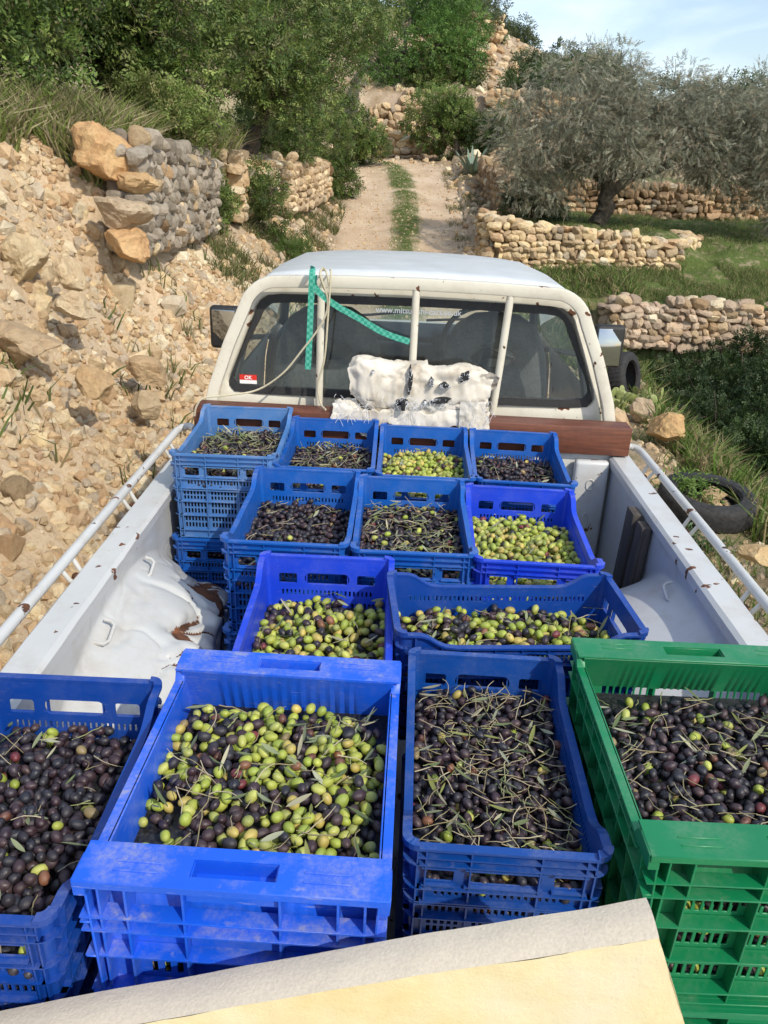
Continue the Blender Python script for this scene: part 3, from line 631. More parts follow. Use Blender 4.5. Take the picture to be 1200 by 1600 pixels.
def fastg(n, fx, fy, h, sc=2., th=0., extra=None):
    x = RNG.uniform(*fx, n*2); y = RNG.uniform(*fy, n*2); m = vnoise(np.stack([x, y, x*0], -1), sc, 2, 9) > th
    if extra is not None: m &= extra(x, y)
    hh = h*RNG.uniform(.4, 1.25, n*2); return list(zip(x[m], y[m], hh[m]))
blades(fastg(9000, (-.55, .35), (7, 23.5), .07, 2.2, -.25, lambda x, y: np.abs(x-trackx(y)) < .28), 'grass', 'short green grass strip along the middle of the track', 'grass', cols=((.09, .17, .03), (.13, .21, .04), (.20, .22, .08)))
blades(fastg(16000, (1.6, 7.5), (11.5, 13.2), .13, 2., -.4, lambda x, y: x > 1.5)+fastg(12000, (1.9, 9), (13.6, 18.8), .10, 2., -.2), 'grass', 'green and straw coloured grass on the right terraces', 'grass', cols=((.10, .16, .04), (.15, .20, .06), (.28, .25, .12)))
blades(fastg(22000, (-4.6, -2.6), (6.0, 13.5), .42, 1.6, -.5, lambda x, y: x < np.where(y > 7.3, wallx(y)-.1, -3.15)), 'grass', 'long grass and dry stalks along the top of the left bank', 'grass', cols=((.16, .21, .05), (.22, .26, .08), (.38, .33, .20), (.34, .29, .17)))
blades(fastg(9000, (1.5, 3.3), (3.2, 11.2), .14, 3., .05)+fastg(9000, (2.3, 4.6), (4.5, 11), .34, 3., -.2)+fastg(7000, (1.4, 3.2), (9, 13.2), .24, 3., -.2), 'grass', 'weeds and dry grass on the right verge and gully bank', 'grass', cols=((.10, .17, .03), (.15, .20, .06), (.30, .25, .13)))
blades(fastg(7000, (-2.4, -1.3), (9, 19), .22, 3., .1)+fastg(500, (-2.4, -1.6), (4, 8), .22, 3., .25)+fastg(6000, (.9, 2.0), (12, 24), .13, 3., .15), 'grass', 'scattered weeds on the stony slopes beside the track', 'grass', cols=((.10, .14, .04), (.16, .17, .07), (.28, .23, .13)))
def plant_agave():
    p = hitg(738, 272, 12); rt = empty('agave', (p[0], p[1], p[2])); tag(rt, 'grey green agave with long pointed leaves right of the upper track', 'plant')
    m = m_simple('agave_leaf', (.16, .22, .16), .5)
    for k in range(22):
        a = k*2.4; e = .25+.9*random.random(); Lf = random.uniform(.6, .85); mb = MB(); d = Vector((math.cos(a)*math.cos(e), math.sin(a)*math.cos(e), math.sin(e))); sd = Vector((-math.sin(a), math.cos(a), 0)); up = d.cross(sd)
        vs = []; n = 7
        for i in range(n):
            t = i/(n-1); w = .055*(1-t)**.7*(1+.6*math.sin(t*2.2)); c = d*(Lf*t)+Vector((0, 0, .06*t*t))
            vs += [c-sd*w, c-up*(w*.5), c+sd*w]
        fs = []
        for i in range(n-1):
            b = i*3; fs += [(b, b+1, b+4, b+3), (b+1, b+2, b+5, b+4), (b+2, b, b+3, b+5)]
        mb.add(vs, fs); mb.build('leaf', m, rt, smooth=True)
plant_agave()
def prickly(px, py, y, label, n, sc):
    p = at_y(px, py, y); z = Hs(p[0], y); rt = empty('prickly_pear', (p[0], y, z)); tag(rt, label, 'cactus')
    m = m_simple('cactus_pad', (.26, .30, .10), .55, 0, .2, 25, .3)
    def pad(base, ang, tilt, az, s, depth):
        M4 = Matrix.Translation(base) @ Matrix.Rotation(az, 4, 'Z') @ Matrix.Rotation(ang, 4, 'Y') @ Matrix.Rotation(tilt, 4, 'X')
        V, F = ICO[2]; mb = MB(); mb.add([(v[0]*s*.42*(1+.25*v[2]), v[1]*s*.075, (v[2]+.95)*s*.62) for v in V], [tuple(f) for f in F], M4); mb.build('pad', m, rt, smooth=True)
        if depth:
            for _ in range(random.choice((1, 2))): pad(M4 @ Vector((random.uniform(-.2, .2)*s, 0, 1.12*s)), ang+random.uniform(-.7, .7), tilt+random.uniform(-.3, .3), az+random.uniform(-.8, .8), s*.88, depth-1)
    for k in range(n): pad(Vector((random.uniform(-.25, .25), random.uniform(-.2, .2), -.04)), random.uniform(-.5, .5), random.uniform(-.2, .2), random.uniform(-.6, .6), sc, 2)
prickly(1003, 580, 7.6, 'yellow green prickly pear cactus beyond the right mirror', 11, .105)
prickly(955, 470, 9.5, 'smaller prickly pear with upright pads beside the pinkish wall end', 5, .11)

# tyres
def tyre(px, py, z, rr, rot, label, wdt=.17):
    p = at_z(px, py, z); rt = empty('tyre', p); rt.rotation_euler = rot; tag(rt, label, 'tyre')
    prof = [(rr*.62, -wdt*.36), (rr*.66, -wdt*.5), (rr*.86, -wdt*.52), (rr*.96, -wdt*.44), (rr, -wdt*.3), (rr, wdt*.3), (rr*.96, wdt*.44), (rr*.86, wdt*.52), (rr*.66, wdt*.5), (rr*.62, wdt*.36), (rr*.80, wdt*.30), (rr*.84, 0), (rr*.80, -wdt*.30)]
    n = 72; mb = MB(); vs = []; m = len(prof)
    for i in range(n):
        a = 2*math.pi*i/n
        for j, (r_, h_) in enumerate(prof):
            rr_ = r_-(.008 if (i % 2 and 3 <= j <= 6) else 0); vs.append((rr_*math.cos(a), rr_*math.sin(a), h_))
    fs = [(i*m+j, i*m+(j+1) % m, ((i+1) % n)*m+(j+1) % m, ((i+1) % n)*m+j) for i in range(n) for j in range(m)]
    mb.add(vs, fs); mb.build('tread', M['tyre'], rt, smooth=True); return rt, p
ty, tp = tyre(1104, 784, .12, .325, (.10, .02, 0), 'old black tyre lying on the verge filled with stones and weeds')
tyre(884, 445, .38, .30, (.15, -.1, 0), 'black tyre lying beside the track just above the cab roof corner')
tyre(975, 590, .25, .26, (1.35, .2, .9), 'black tyre standing upright behind the right mirror')
fill = []
for k in range(60):
    a = random.uniform(0, 6.28); r_ = .2*math.sqrt(random.random()); s = random.uniform(.012, .03); fill.append((np.array((tp[0]+r_*math.cos(a), tp[1]+r_*math.sin(a), tp[2]-.02)), (s, s, s), (0, 0, a), k, rc()))
tag(rocks_mesh('gravel_fill', fill, 1), 'small stones and soil filling the old tyre', 'gravel', kind='stuff')
V, F = rock_shape(3, 55, 8); o = link('rock', npmesh('rock', V*np.array((.09, .08, .08)), F, M['rock'], np.repeat(np.array((.62, .5, .32))[None], len(V), 0), False)); o.location = tp+np.array((.06, .02, .04)); tag(o, 'pointed pale rock inside the old tyre', 'rock')
pl = empty('weed', (tp[0]-.08, tp[1]+.08, tp[2])); tag(pl, 'green leafy weed growing inside the old tyre', 'plant')
crown('foliage', [(0, 0, .02, .09), (-.08, .05, .02, .07), (.08, .08, .0, .06), (.02, -.12, .0, .05)], 900, .05, .014, [(.14, .24, .05), (.18, .28, .07)], pl, sprig=3)
pl = empty('weed', (1.86, 4.78, Hs(1.86, 4.78)-.03)); tag(pl, 'grey green weed in front of the old tyre', 'plant')
crown('foliage', [(0, 0, .04, .09), (.12, -.08, .02, .07), (-.1, -.1, .02, .06)], 900, .03, .02, [(.10, .16, .08), (.13, .19, .10)], pl, sprig=3)
# ------------------------------------------------------------------ the pickup truck
TR = empty('pickup_truck', (0, 1.7, 0)); tag(TR, 'old white pickup truck with a dented rusty load bed and cream cab rack', 'truck')
def tb(mb, name, mat, parent=TR, **k):
    mb.v = [(x, y-1.7, z) for x, y, z in mb.v] if parent is TR else mb.v
    return mb.build(name, mat, parent, **k)
def at_part(mb, name, mat, parent, **k):    # sub-part: parent sits at the truck origin
    mb.v = [(x, y-1.7, z) for x, y, z in mb.v]; return mb.build(name, mat, parent, **k)
Y0, Y1 = .52, 2.82; ZF, ZR = .78, 1.2
# floor with ridges
mb = MB(); mb.box((-.76, Y0, ZF-.03), (.76, Y1, ZF-.004))
for k in range(15): x = -.70+k*.1; mb.box((x-.028, Y0+.02, ZF-.005), (x+.028, Y1-.02, ZF))
floor = tb(mb, 'bed_floor', M['paint'], bevel=.003)
# side panels : inner skin with wheel arch, box rim, outer skin
def side(sx):
    n, m = (420, 150) if sx < 0 else (160, 50); Vv = []; Cc = []
    for i in range(n+1):
        y = Y0+(Y1-Y0)*i/n
        for j in range(m+1):
            t = j/m; z = ZF+(ZR-.035-ZF)*t; x = .735
            d = (y-1.80)/.52; arch = max(0, 1-d*d)**.5 if abs(d) < 1 else 0
            hgt = .27*arch; prot = .26*(arch**.5)
            zz = z-ZF; e = 1-sm(hgt-.05, hgt+.09, zz) if arch > 0 else 0
            x -= prot*float(e)
            Vv.append((sx*x, y-1.7, z)); Cc.append(float(e))
    Vv = np.array(Vv); e = np.array(Cc); crk = np.zeros(len(Vv))
    if sx < 0:
        wp = Vv+.05*np.stack([vnoise(Vv, 9, 3, 11), vnoise(Vv, 9, 3, 12), vnoise(Vv, 9, 3, 13)], -1)
        f1 = vnoise(wp, 4.2, 2, 21); ridge = np.exp(-(f1/.07)**2); f2 = vnoise(wp, 8.5, 2, 31); ridge2 = np.exp(-(f2/.07)**2)
        area = e*sm(.62, .70, .98-np.abs(Vv[:, 1]+1.7-1.85)*.55)*sm(-.66, -.60, Vv[:, 0])
        lowf = vnoise(Vv, 3.2, 2, 17); Vv[:, 0] += (lowf*.05-ridge*.018*(.4+e)-ridge2*.008)*(.12+e); Vv[:, 2] += (-ridge*.022-ridge2*.010+lowf*.03)*(.05+e)*(Vv[:, 2] < 1.14)
        Vv[:, 1] += lowf*.02*e
        pat = sm(-.05, .25, vnoise(Vv, 6, 2, 41))
        crk = np.clip(np.maximum(np.exp(-(f1/.06)**2), np.exp(-(f2/.045)**2)*.95)*(.72+.28*pat), 0, 1)*np.clip(e*1.4, 0, 1)*sm(-.72, -.64, Vv[:, 0])*sm(2.25, 2.1, Vv[:, 1]+1.7)
        crk = np.maximum(crk, sm(.22, .42, vnoise(wp, 11, 3, 51))*sm(-.66, -.56, Vv[:, 0]))
    else:
        nn = vnoise(Vv, 4.5, 3, 8); Vv[:, 0] += -nn*.010*(.2+e)
    ix = np.arange((n+1)*(m+1)).reshape(n+1, m+1); F = np.stack([ix[:-1, :-1], ix[1:, :-1], ix[1:, 1:], ix[:-1, 1:]], -1).reshape(-1, 4)
    if sx > 0: F = F[:, ::-1]
    c = np.repeat(crk[:, None], 3, 1)
    o = link('side_panel', npmesh('side_panel', Vv, F, M['panel'], c), TR)
    mb = MB()
    prof = [(.735, ZR-.04), (.727, ZR-.034), (.727, ZR-.008), (.737, ZR), (.800, ZR), (.808, ZR-.008), (.812, ZR-.06), (.806, ZR-.09), (.822, .95), (.83, .72), (.815, .45), (.80, .45), (.80, .9), (.76, ZR-.05)]
    ys = np.linspace(Y0, Y1+.02, 24); P = len(prof); vs = []
    for y in ys:
        for x, z in prof: vs.append((sx*(x+random.uniform(-.0008, .0008)), y, z+random.uniform(-.0008, .0008)))
    fs = [(i*P+j, i*P+(j+1) % P, (i+1)*P+(j+1) % P, (i+1)*P+j) for i in range(len(ys)-1) for j in range(P)]
    fs += [tuple(range(P)), tuple((len(ys)-1)*P+j for j in range(P))]
    mb.add(vs, fs); tb(mb, 'bed_rim', M['paint'], smooth=True, angle=30)
    # rope rail
    x = .852; pts = [(sx*.79, 2.87, ZR+.012), (sx*.815, 2.89, ZR+.014), (sx*.84, 2.88, ZR+.012), (sx*x, 2.84, ZR+.008), (sx*(x+.002), 2.2, ZR+.006), (sx*x, 1.6, ZR+.006), (sx*x, .8, ZR+.006), (sx*.83, .7, ZR)]
    mb = MB(); mb.tube(pts, .0135, 12); rail = tb(mb, 'rope_rail', M['paint'], smooth=True)
    for yy in (2.70, 2.24, 1.78, 1.30):
        mb = MB()
        for dy in (-.035, .035):
            mb.tube([(sx*x, yy+dy, ZR+.004), (sx*(x-.02), yy+dy*.9, ZR-.03), (sx*(x-.035), yy+dy*.7, ZR-.045), (sx*.80, yy+dy*.3, ZR-.05)], .006, 8)
        mb.box((min(sx*.807, sx*.818), yy-.03, ZR-.07), (max(sx*.807, sx*.818), yy+.03, ZR-.035)); at_part(mb, 'bracket', M['paint'], rail, smooth=True)
        mb = MB(); mb.tube([(sx*.812, yy-.012, ZR-.045), (sx*.835, yy+.012, ZR-.04)], .011, 7); at_part(mb, 'rusty_bolt', M['rustm'], rail)
    for yy in (1.95, 1.62):
        mb = MB(); xx = sx*.722; mb.tube([(sx*.74, yy-.03, 1.10), (xx-sx*.02, yy-.03, 1.095), (xx-sx*.03, yy-.022, 1.10), (xx-sx*.03, yy+.022, 1.115), (xx-sx*.02, yy+.03, 1.12), (xx-sx*.004, yy+.03, 1.125)], .0045, 8)
        tb(mb, 'tie_hook', M['paint'], smooth=True)
    # plank stuck on edge between arch and wall is added as a thing later
side(-1); side(1)
# front wall of the bed with pressed corner posts
mb = MB(); mb.box((-.735, Y1, ZF-.02), (.735, Y1+.025, ZR+.0)); 
for x in (-.45, 0, .45): mb.box((x-.16, Y1-.008, ZF+.05), (x+.16, Y1-.001, ZR-.06))
fw = tb(mb, 'bed_front_wall', M['paint'], bevel=.006)
for sx in (-1, 1):
    mb = MB(); a, b = sorted((sx*.60, sx*.725)); mb.box((a, Y1-.05, ZF+.01), (b, Y1-.010, ZR-.012)); o = tb(mb, 'corner_post', M['paint'], bevel=.014, seg=3)
    for z0, z1 in ((1.08, 1.12), (.86, .99)):
        pts = []
        for k in range(25):
            an = 2*math.pi*k/24; pts.append((sx*.662+.014*math.cos(an), Y1-.051, (z0+z1)/2+((z1-z0)/2)*math.sin(an)))
        m2 = MB(); m2.tube(pts, .003, 6, False); at_part(m2, 'pressed_slot', M['paint'], o, smooth=True)
# tailgate hanging open below the rear edge (bed continues to the rear)
mb = MB(); mb.box((-.74, Y0-.03, .40), (.74, Y0-.002, ZF-.03)); tb(mb, 'tailgate', M['paint'], bevel=.006)
# chassis, wheels
mb = MB(); mb.box((-.42, Y0, .40), (.42, 5.9, .52)); mb.box((-.74, 1.45, .30), (.74, 1.53, .38)); tb(mb, 'chassis', M['rubber'])
def lathe(mb, prof, cx, cy, cz, n=40):
    vs = [(cx+h, cy+r*math.cos(2*math.pi*i/n), cz+r*math.sin(2*math.pi*i/n)) for i in range(n) for r, h in prof]; m = len(prof)
    mb.add(vs, [(i*m+j, i*m+j+1, ((i+1) % n)*m+j+1, ((i+1) % n)*m+j) for i in range(n) for j in range(m-1)])
for sx in (-1, 1):
    for yy in (1.5, 4.75):
        mb = MB(); lathe(mb, [(.19, -.09), (.20, -.1), (.31, -.1), (.335, -.06), (.335, .06), (.31, .1), (.20, .1), (.19, .09)], sx*.70, yy, .335); wh = tb(mb, 'wheel', M['tyre'], smooth=True)
        mb = MB(); lathe(mb, [(.0, sx*.05), (.06, sx*.06), (.08, sx*.03), (.17, sx*.02), (.195, sx*.08), (.195, -sx*.08)], sx*.70, yy, .335); at_part(mb, 'rim', M['paint'], wh, smooth=True)
# ---- cab
def arcpts(c, r, a0, a1, n): return [(c[0]+r*math.cos(R(a0+(a1-a0)*i/n)), c[1]+r*math.sin(R(a0+(a1-a0)*i/n))) for i in range(n+1)]
def cab_outline(s=1., dz=0., n=8):
    """upper half outline (x,z) from lower right over the top to lower left"""
    right = [(.735, .62), (.745, .95), (.735, 1.25), (.705, 1.36), (.660, 1.52), (.622, 1.615)]
    right += arcpts((.495, 1.635), .115, 0, 72, n)[0:]
    pts = [(x*s, z+dz) for x, z in right]
    top = [(.42, 1.757), (.30, 1.765), (.15, 1.769), (0, 1.771)]
    pts += [(x*s, z+dz) for x, z in top]
    return pts+[(-x, z) for x, z in pts[-2::-1]]
def win_outline(n=8):
    rb = arcpts((.645, 1.375), .04, -90, -5, n); rt_ = arcpts((.515, 1.612), .07, 12, 85, n)
    pts = [(0, 1.333), (.3, 1.333)]+rb+rt_+[(.3, 1.685), (.15, 1.687), (0, 1.688)]
    return pts+[(-x, z) for x, z in pts[-2:0:-1]]
def slant(z): return (max(z, 1.3)-1.3)*.16     # the rear of the cab leans forward towards the roof
def resample(pts, n, closed=True):
    P = [Vector(p) for p in pts]+([Vector(pts[0])] if closed else []); L = [0]
    for a, b in zip(P[:-1], P[1:]): L.append(L[-1]+(b-a).length)
    out = []; j = 0
    for i in range(n):
        s = L[-1]*i/(n if closed else n-1)
        while j < len(L)-2 and L[j+1] < s: j += 1
        t = (s-L[j])/max(L[j+1]-L[j], 1e-9); out.append(tuple(P[j].lerp(P[j+1], t)))
    return out
YC = 2.97
outl = cab_outline(); loop = outl   # open at the bottom, closed by straight line
win = win_outline()
# rear panel as ring between the window edge and outline: angular matching
def ang_resample(pts, n, c=(0, 1.50)):
    A = sorted([(math.atan2(z-c[1], x-c[0]), math.hypot(x-c[0], z-c[1]), x, z) for x, z in resample(pts, 1200)]); an = np.array([a[0] for a in A]); xx = np.array([a[2] for a in A]); zz = np.array([a[3] for a in A])
    t = np.linspace(-math.pi, math.pi, n, endpoint=False); return list(zip(np.interp(t, an, xx, period=2*math.pi), np.interp(t, an, zz, period=2*math.pi)))
NA = 160; co_ = ang_resample(outl, NA); ci_ = ang_resample(win, NA)
mb = MB(); vs = [(x, YC+slant(z), z) for x, z in co_]+[(x, YC+slant(z)-.004, z) for x, z in [(a[0]*.25+b[0]*.75, a[1]*.25+b[1]*.75) for a, b in zip(co_, ci_)]]+[(x, YC+slant(z)+.004, z) for x, z in ci_]+[(x, YC+slant(z)+.03, z) for x, z in ci_]
fs = [(r*NA+i, r*NA+(i+1) % NA, (r+1)*NA+(i+1) % NA, (r+1)*NA+i) for r in range(3) for i in range(NA)]
mb.add(vs, fs); cabr = tb(mb, 'cab_rear_panel', M['cream'], smooth=True, angle=50)
# window seal, glass
def ring(mb, o, i_, y0, y1):
    n = len(o); vs = [(x, y0+slant(z), z) for x, z in o]+[(x, y0+slant(z), z) for x, z in i_]+[(x, y1+slant(z), z) for x, z in i_]+[(x, y1+slant(z), z) for x, z in o]
    mb.add(vs, [(r*n+k, r*n+(k+1) % n, ((r+1) % 4)*n+(k+1) % n, ((r+1) % 4)*n+k) for r in range(4) for k in range(n)])
sc_ = lambda pts, d: [((x-math.copysign(min(d, abs(x)), x)) if True else x, z+(d if z < 1.5 else -d)*min(1, abs(z-1.52)/.1)) for x, z in pts]
mb = MB(); ring(mb, sc_(ci_, -.006), sc_(ci_, .022), YC-.008, YC+.012); seal = tb(mb, 'window_seal', M['rubber'], smooth=True, angle=50)
gl = sc_(ci_, .018); mb = MB(); mb.add([(x, YC+slant(z)+.004, z) for x, z in gl], [tuple(range(NA))]); glass = tb(mb, 'rear_window', M['glass'])
# roof
ups = [(x, z) for x, z in outl if z > 1.62]
def roofsec(y, k, drop, nar): return [(x*nar, y, (z-1.6)*k+1.6-drop) for x, z in ups]
secs = [roofsec(YC+slant(1.75)-.012, 1, .012, .99), roofsec(YC+slant(1.75), 1.03, 0, 1.0), roofsec(3.15, 1.05, .0, 1.0), roofsec(3.5, 1.04, .0, 1.0), roofsec(3.85, 1.0, .008, .99), roofsec(4.12, 1.0, .015, .97), roofsec(4.22, .8, .02, .95)]
mb = MB(); m = len(ups); mb.add([p for s in secs for p in s], [(i*m+j, i*m+j+1, (i+1)*m+j+1, (i+1)*m+j) for i in range(len(secs)-1) for j in range(m-1)])
tb(mb, 'roof', M['roofp'], smooth=True, angle=60)
for sx in (-1, 1):
    mb = MB(); mb.tube([(sx*.615, 3.06, 1.66), (sx*.617, 3.5, 1.665), (sx*.61, 4.0, 1.65), (sx*.60, 4.18, 1.62)], .009, 8); tb(mb, 'gutter', M['rubber'], smooth=True)
    # side: door skin below the belt, pillars above
    mb = MB(); ys = [YC, 3.12, 3.16, 4.25, 4.3, 4.75]
    def skin(y0, y1, o): 
        vs = [(sx*x, y, z) for y in (y0, y1) for x, z in ((.735+o, .45), (.75+o, .75), (.75+o, .98), (.735+o, 1.2), (.71+o, 1.335))]
        mb.add(vs, [(k, k+1, 6+k, 5+k) for k in range(4)])
    skin(YC, 3.15, 0); skin(4.2, 4.9, 0); tb(mb, 'cab_side', M['cream'], smooth=True)
    mb = MB(); skin(3.155, 4.195, .004); door = tb(mb, 'door', M['paint'], smooth=True)
    mb = MB(); mb.tube([(sx*.70, 3.11, 1.33), (sx*.66, 3.13, 1.5), (sx*.615, 3.15, 1.65)], .03, 8); tb(mb, 'rear_pillar', M['interior'], smooth=True); mb = MB(); mb.tube([(sx*.70, 4.62, 1.30), (sx*.66, 4.42, 1.48), (sx*.60, 4.18, 1.64)], .024, 8); tb(mb, 'pillar', M['interior'], smooth=True)
    mb = MB(); mb.add([(sx*.70, 3.15, 1.34), (sx*.70, 4.55, 1.34), (sx*.61, 4.2, 1.645), (sx*.615, 3.17, 1.655)], [(0, 1, 2, 3)]); tb(mb, 'side_window', M['glass'])
    # mirror
    cx, cz = (-.985, 1.335) if sx < 0 else (.985, 1.285)
    px = (350, 513) if sx < 0 else (952, 543); p = at_y(*px, 4.05); cx, cz = p[0], p[2]
    mb = MB(); mb.box((cx-.075, 4.06, cz-.105), (cx+.075, 4.12, cz+.105)); mir = tb(mb, 'mirror', M['rubber'], bevel=.022, seg=4)
    mb = MB(); mb.box((cx-.060, 4.052, cz-.09), (cx+.060, 4.064, cz+.09), Matrix.Translation((cx, 4.05, cz)) @ Matrix.Rotation(R(6*sx), 4, 'Z') @ Matrix.Rotation(R(6 if sx < 0 else -5), 4, 'X') @ Matrix.Translation((-cx, -4.05, -cz))); at_part(mb, 'mirror_glass', M['chrome'], mir, bevel=.003)
    mb = MB(); mb.tube([(cx, 4.1, cz-.03), (sx*.85, 4.15, cz-.06), (sx*.70, 4.2, 1.30)], .014, 8); at_part(mb, 'arm', M['rubber'], mir, smooth=True)
# windscreen, bonnet
mb = MB(); mb.add([(-.68, 4.72, 1.31), (.68, 4.72, 1.31), (.58, 4.2, 1.665), (-.58, 4.2, 1.665)], [(0, 1, 2, 3)]); tb(mb, 'windscreen', M['glass'])
mb = MB(); vs = []
for y, z, hw in ((4.66, 1.285, .74), (4.9, 1.25, .76), (5.5, 1.19, .76), (5.85, 1.12, .75), (5.95, 1.0, .74), (5.97, .55, .74)):
    for t in (-1, -.9, -.5, 0, .5, .9, 1): vs.append((hw*t, y, z-(.10 if abs(t) == 1 else .012*abs(t))))
mb.add(vs, [(i*7+j, i*7+j+1, (i+1)*7+j+1, (i+1)*7+j) for i in range(5) for j in range(6)])
for sx in (-1, 1): mb.add([(sx*.742, 4.7, 1.18), (sx*.76, 5.5, 1.09), (sx*.75, 5.95, .9), (sx*.75, 5.95, .5), (sx*.76, 5.3, .5), (sx*.76, 5.15, .72), (sx*.76, 4.35+.02, .72), (sx*.742, 4.3, .5), (sx*.742, 4.3, 1.15)], [tuple(range(9))])
tb(mb, 'bonnet', M['paint'], smooth=True, angle=50)
# interior
mb = MB(); mb.box((-.70, 3.0, .62), (.70, 4.6, .66)); mb.box((-.70, 2.985, .66), (.70, 3.0, 1.33)); tb(mb, 'cab_floor', M['interior'])
mb = MB(); mb.box((-.68, 4.18, 1.0), (.68, 4.62, 1.335)); mb.box((-.66, 4.10, 1.12), (.66, 4.2, 1.31)); mb.box((.12, 4.08, 1.26), (.56, 4.3, 1.37)); dash = tb(mb, 'dashboard', M['interior'], bevel=.03, seg=3)
mb = MB()
for x0, x1 in ((-.45, .02), (.10, .55)): mb.tube([(x0, 4.62, 1.345), ((x0+x1)/2, 4.60, 1.365), (x1, 4.56, 1.40)], .008, 6)
tb(mb, 'wiper', M['rubber'])
mb = MB(); c = Vector((.34, 3.92, 1.36)); pts = []
for k in range(33):
    a = 2*math.pi*k/32; pts.append(c+Vector((.18*math.cos(a), .18*math.sin(a)*.42, .18*math.sin(a)*.91)))
mb.tube(pts, .013, 8, False)
for a in (200, 340, 270): mb.tube([c, c+Vector((.17*math.cos(R(a)), .17*math.sin(R(a))*.42, .17*math.sin(R(a))*.91))], .011, 6)
mb.tube([c, c+Vector((0, .2, -.12))], .025, 8); tb(mb, 'steering_wheel', M['rubber'], smooth=True)
for cx in (-.335, .335):
    # bucket seat: a rounded back with an open built-in headrest
    o2 = [(-.20, .85), (-.23, 1.10), (-.225, 1.34), (-.205, 1.46), (-.16, 1.56), (-.09, 1.605), (0, 1.615)]; o2 = o2+[(-x, z) for x, z in o2[-2::-1]]
    O = ang_resample(o2, 72, (0, 1.42)); I = [(.085*math.cos(t)*1.1, 1.43+.045*math.sin(t)) for t in np.linspace(-math.pi, math.pi, 72, endpoint=False)]
    mb = MB(); n = 72; lay = []
    for f, dy in ((0, .03), (0, .0), (.12, -.035), (.6, -.05), (.9, -.04), (1, -.01), (1, .05)):
        lay.append([(cx+a[0]*(1-f)+b[0]*f, 3.30+dy+(1.62-(a[1]*(1-f)+b[1]*f))*-.05, a[1]*(1-f)+b[1]*f) for a, b in zip(O, I)])
    mb.add([p for l in lay for p in l], [(r*n+k, r*n+(k+1) % n, (r+1)*n+(k+1) % n, (r+1)*n+k) for r in range(6) for k in range(n)])
    st = tb(mb, 'seat', M['seat'], smooth=True, angle=80)
    mb = MB(); mb.box((cx-.22, 3.34, .80), (cx+.22, 3.82, .96)); at_part(mb, 'seat_cushion', M['seat'], st, bevel=.04, seg=3)
# ---- rack: square frame with three tube bars behind the cab
def rackpath():
    half = [(.757, 1.14), (.745, 1.25), (.722, 1.36), (.665, 1.52), (.612, 1.640)]+[(x, z) for x, z in arcpts((.487, 1.618), .125, 12, 80, 7)]+[(.42, 1.745), (.25, 1.751), (0, 1.754)]
    return [(-x, z) for x, z in half]+half[-2::-1]
rp_ = resample(rackpath(), 120, False); mb = MB(); vs = []; n = len(rp_); wv_, dp = .021, .018
for i, (x, z) in enumerate(rp_):
    a = rp_[max(i-1, 0)]; b = rp_[min(i+1, n-1)]; t = Vector((b[0]-a[0], b[1]-a[1])).normalized(); nx_, nz_ = -t.y, t.x; yy = 2.915+slant(z)*.55
    vs += [(x-nx_*wv_, yy-dp, z-nz_*wv_), (x+nx_*wv_, yy-dp, z+nz_*wv_), (x+nx_*wv_, yy+dp, z+nz_*wv_), (x-nx_*wv_, yy+dp, z-nz_*wv_)]
mb.add(vs, [(i*4+j, i*4+(j+1) % 4, (i+1)*4+(j+1) % 4, (i+1)*4+j) for i in range(n-1) for j in range(4)]+[(0, 1, 2, 3), tuple((n-1)*4+j for j in range(4))])
rack = tb(mb, 'cab_rack', M['cream'], bevel=.006, seg=2)
for (x0, x1) in ((-.335, -.337), (.0, .0), (.335, .30)):
    mb = MB(); mb.tube([(x1, 2.915, 1.26), ((x0+x1)/2, 2.93, 1.5), (x0, 2.955, 1.76)], .0135, 14); at_part(mb, 'rack_bar', M['cream'], rack, smooth=True)
# ---- writing on the rear window
def text(body, size, loc, mat, parent, ext=.0005, name='lettering', slope=0.):
    cu = bpy.data.curves.new(name, 'FONT'); cu.body = body; cu.size = size; cu.extrude = ext; cu.align_x = 'CENTER'; cu.offset = size*.022
    tmp = bpy.data.objects.new('t', cu); COL.objects.link(tmp); bpy.context.view_layer.update()
    me = bpy.data.meshes.new_from_object(tmp.evaluated_get(bpy.context.evaluated_depsgraph_get())); bpy.data.objects.remove(tmp)
    me.materials.clear(); me.materials.append(mat); o = link(name, me, parent); o.location = loc; o.rotation_euler = (R(90)-slope, 0, 0); return o
pt = at_y(654, 487, 3.0); text('www.mitsubishi-cars.co.uk', .029, (pt[0], YC+slant(pt[2])-.002-1.7, pt[2]-.012), M['white'], glass, slope=math.atan(.16))
p = at_y(387, 594, 2.97); stx, stz = p[0], p[2]
mb = MB(); ys = YC+slant(stz)-.0008; mb.box((stx-.032, ys-.0006, stz-.002), (stx+.032, ys, stz+.018)); stk = at_part(mb, 'red_sticker', M['red'], glass)
mb = MB(); mb.box((stx-.032, ys-.0006, stz-.016), (stx+.032, ys, stz-.0025)); at_part(mb, 'white_sticker', M['white'], glass)
text('OK', .019, (stx, ys-.0012-1.7, stz+.001), M['white'], glass)
text('RECORDS', .008, (stx, ys-.0012-1.7, stz-.012), M['red'], glass) if False else None

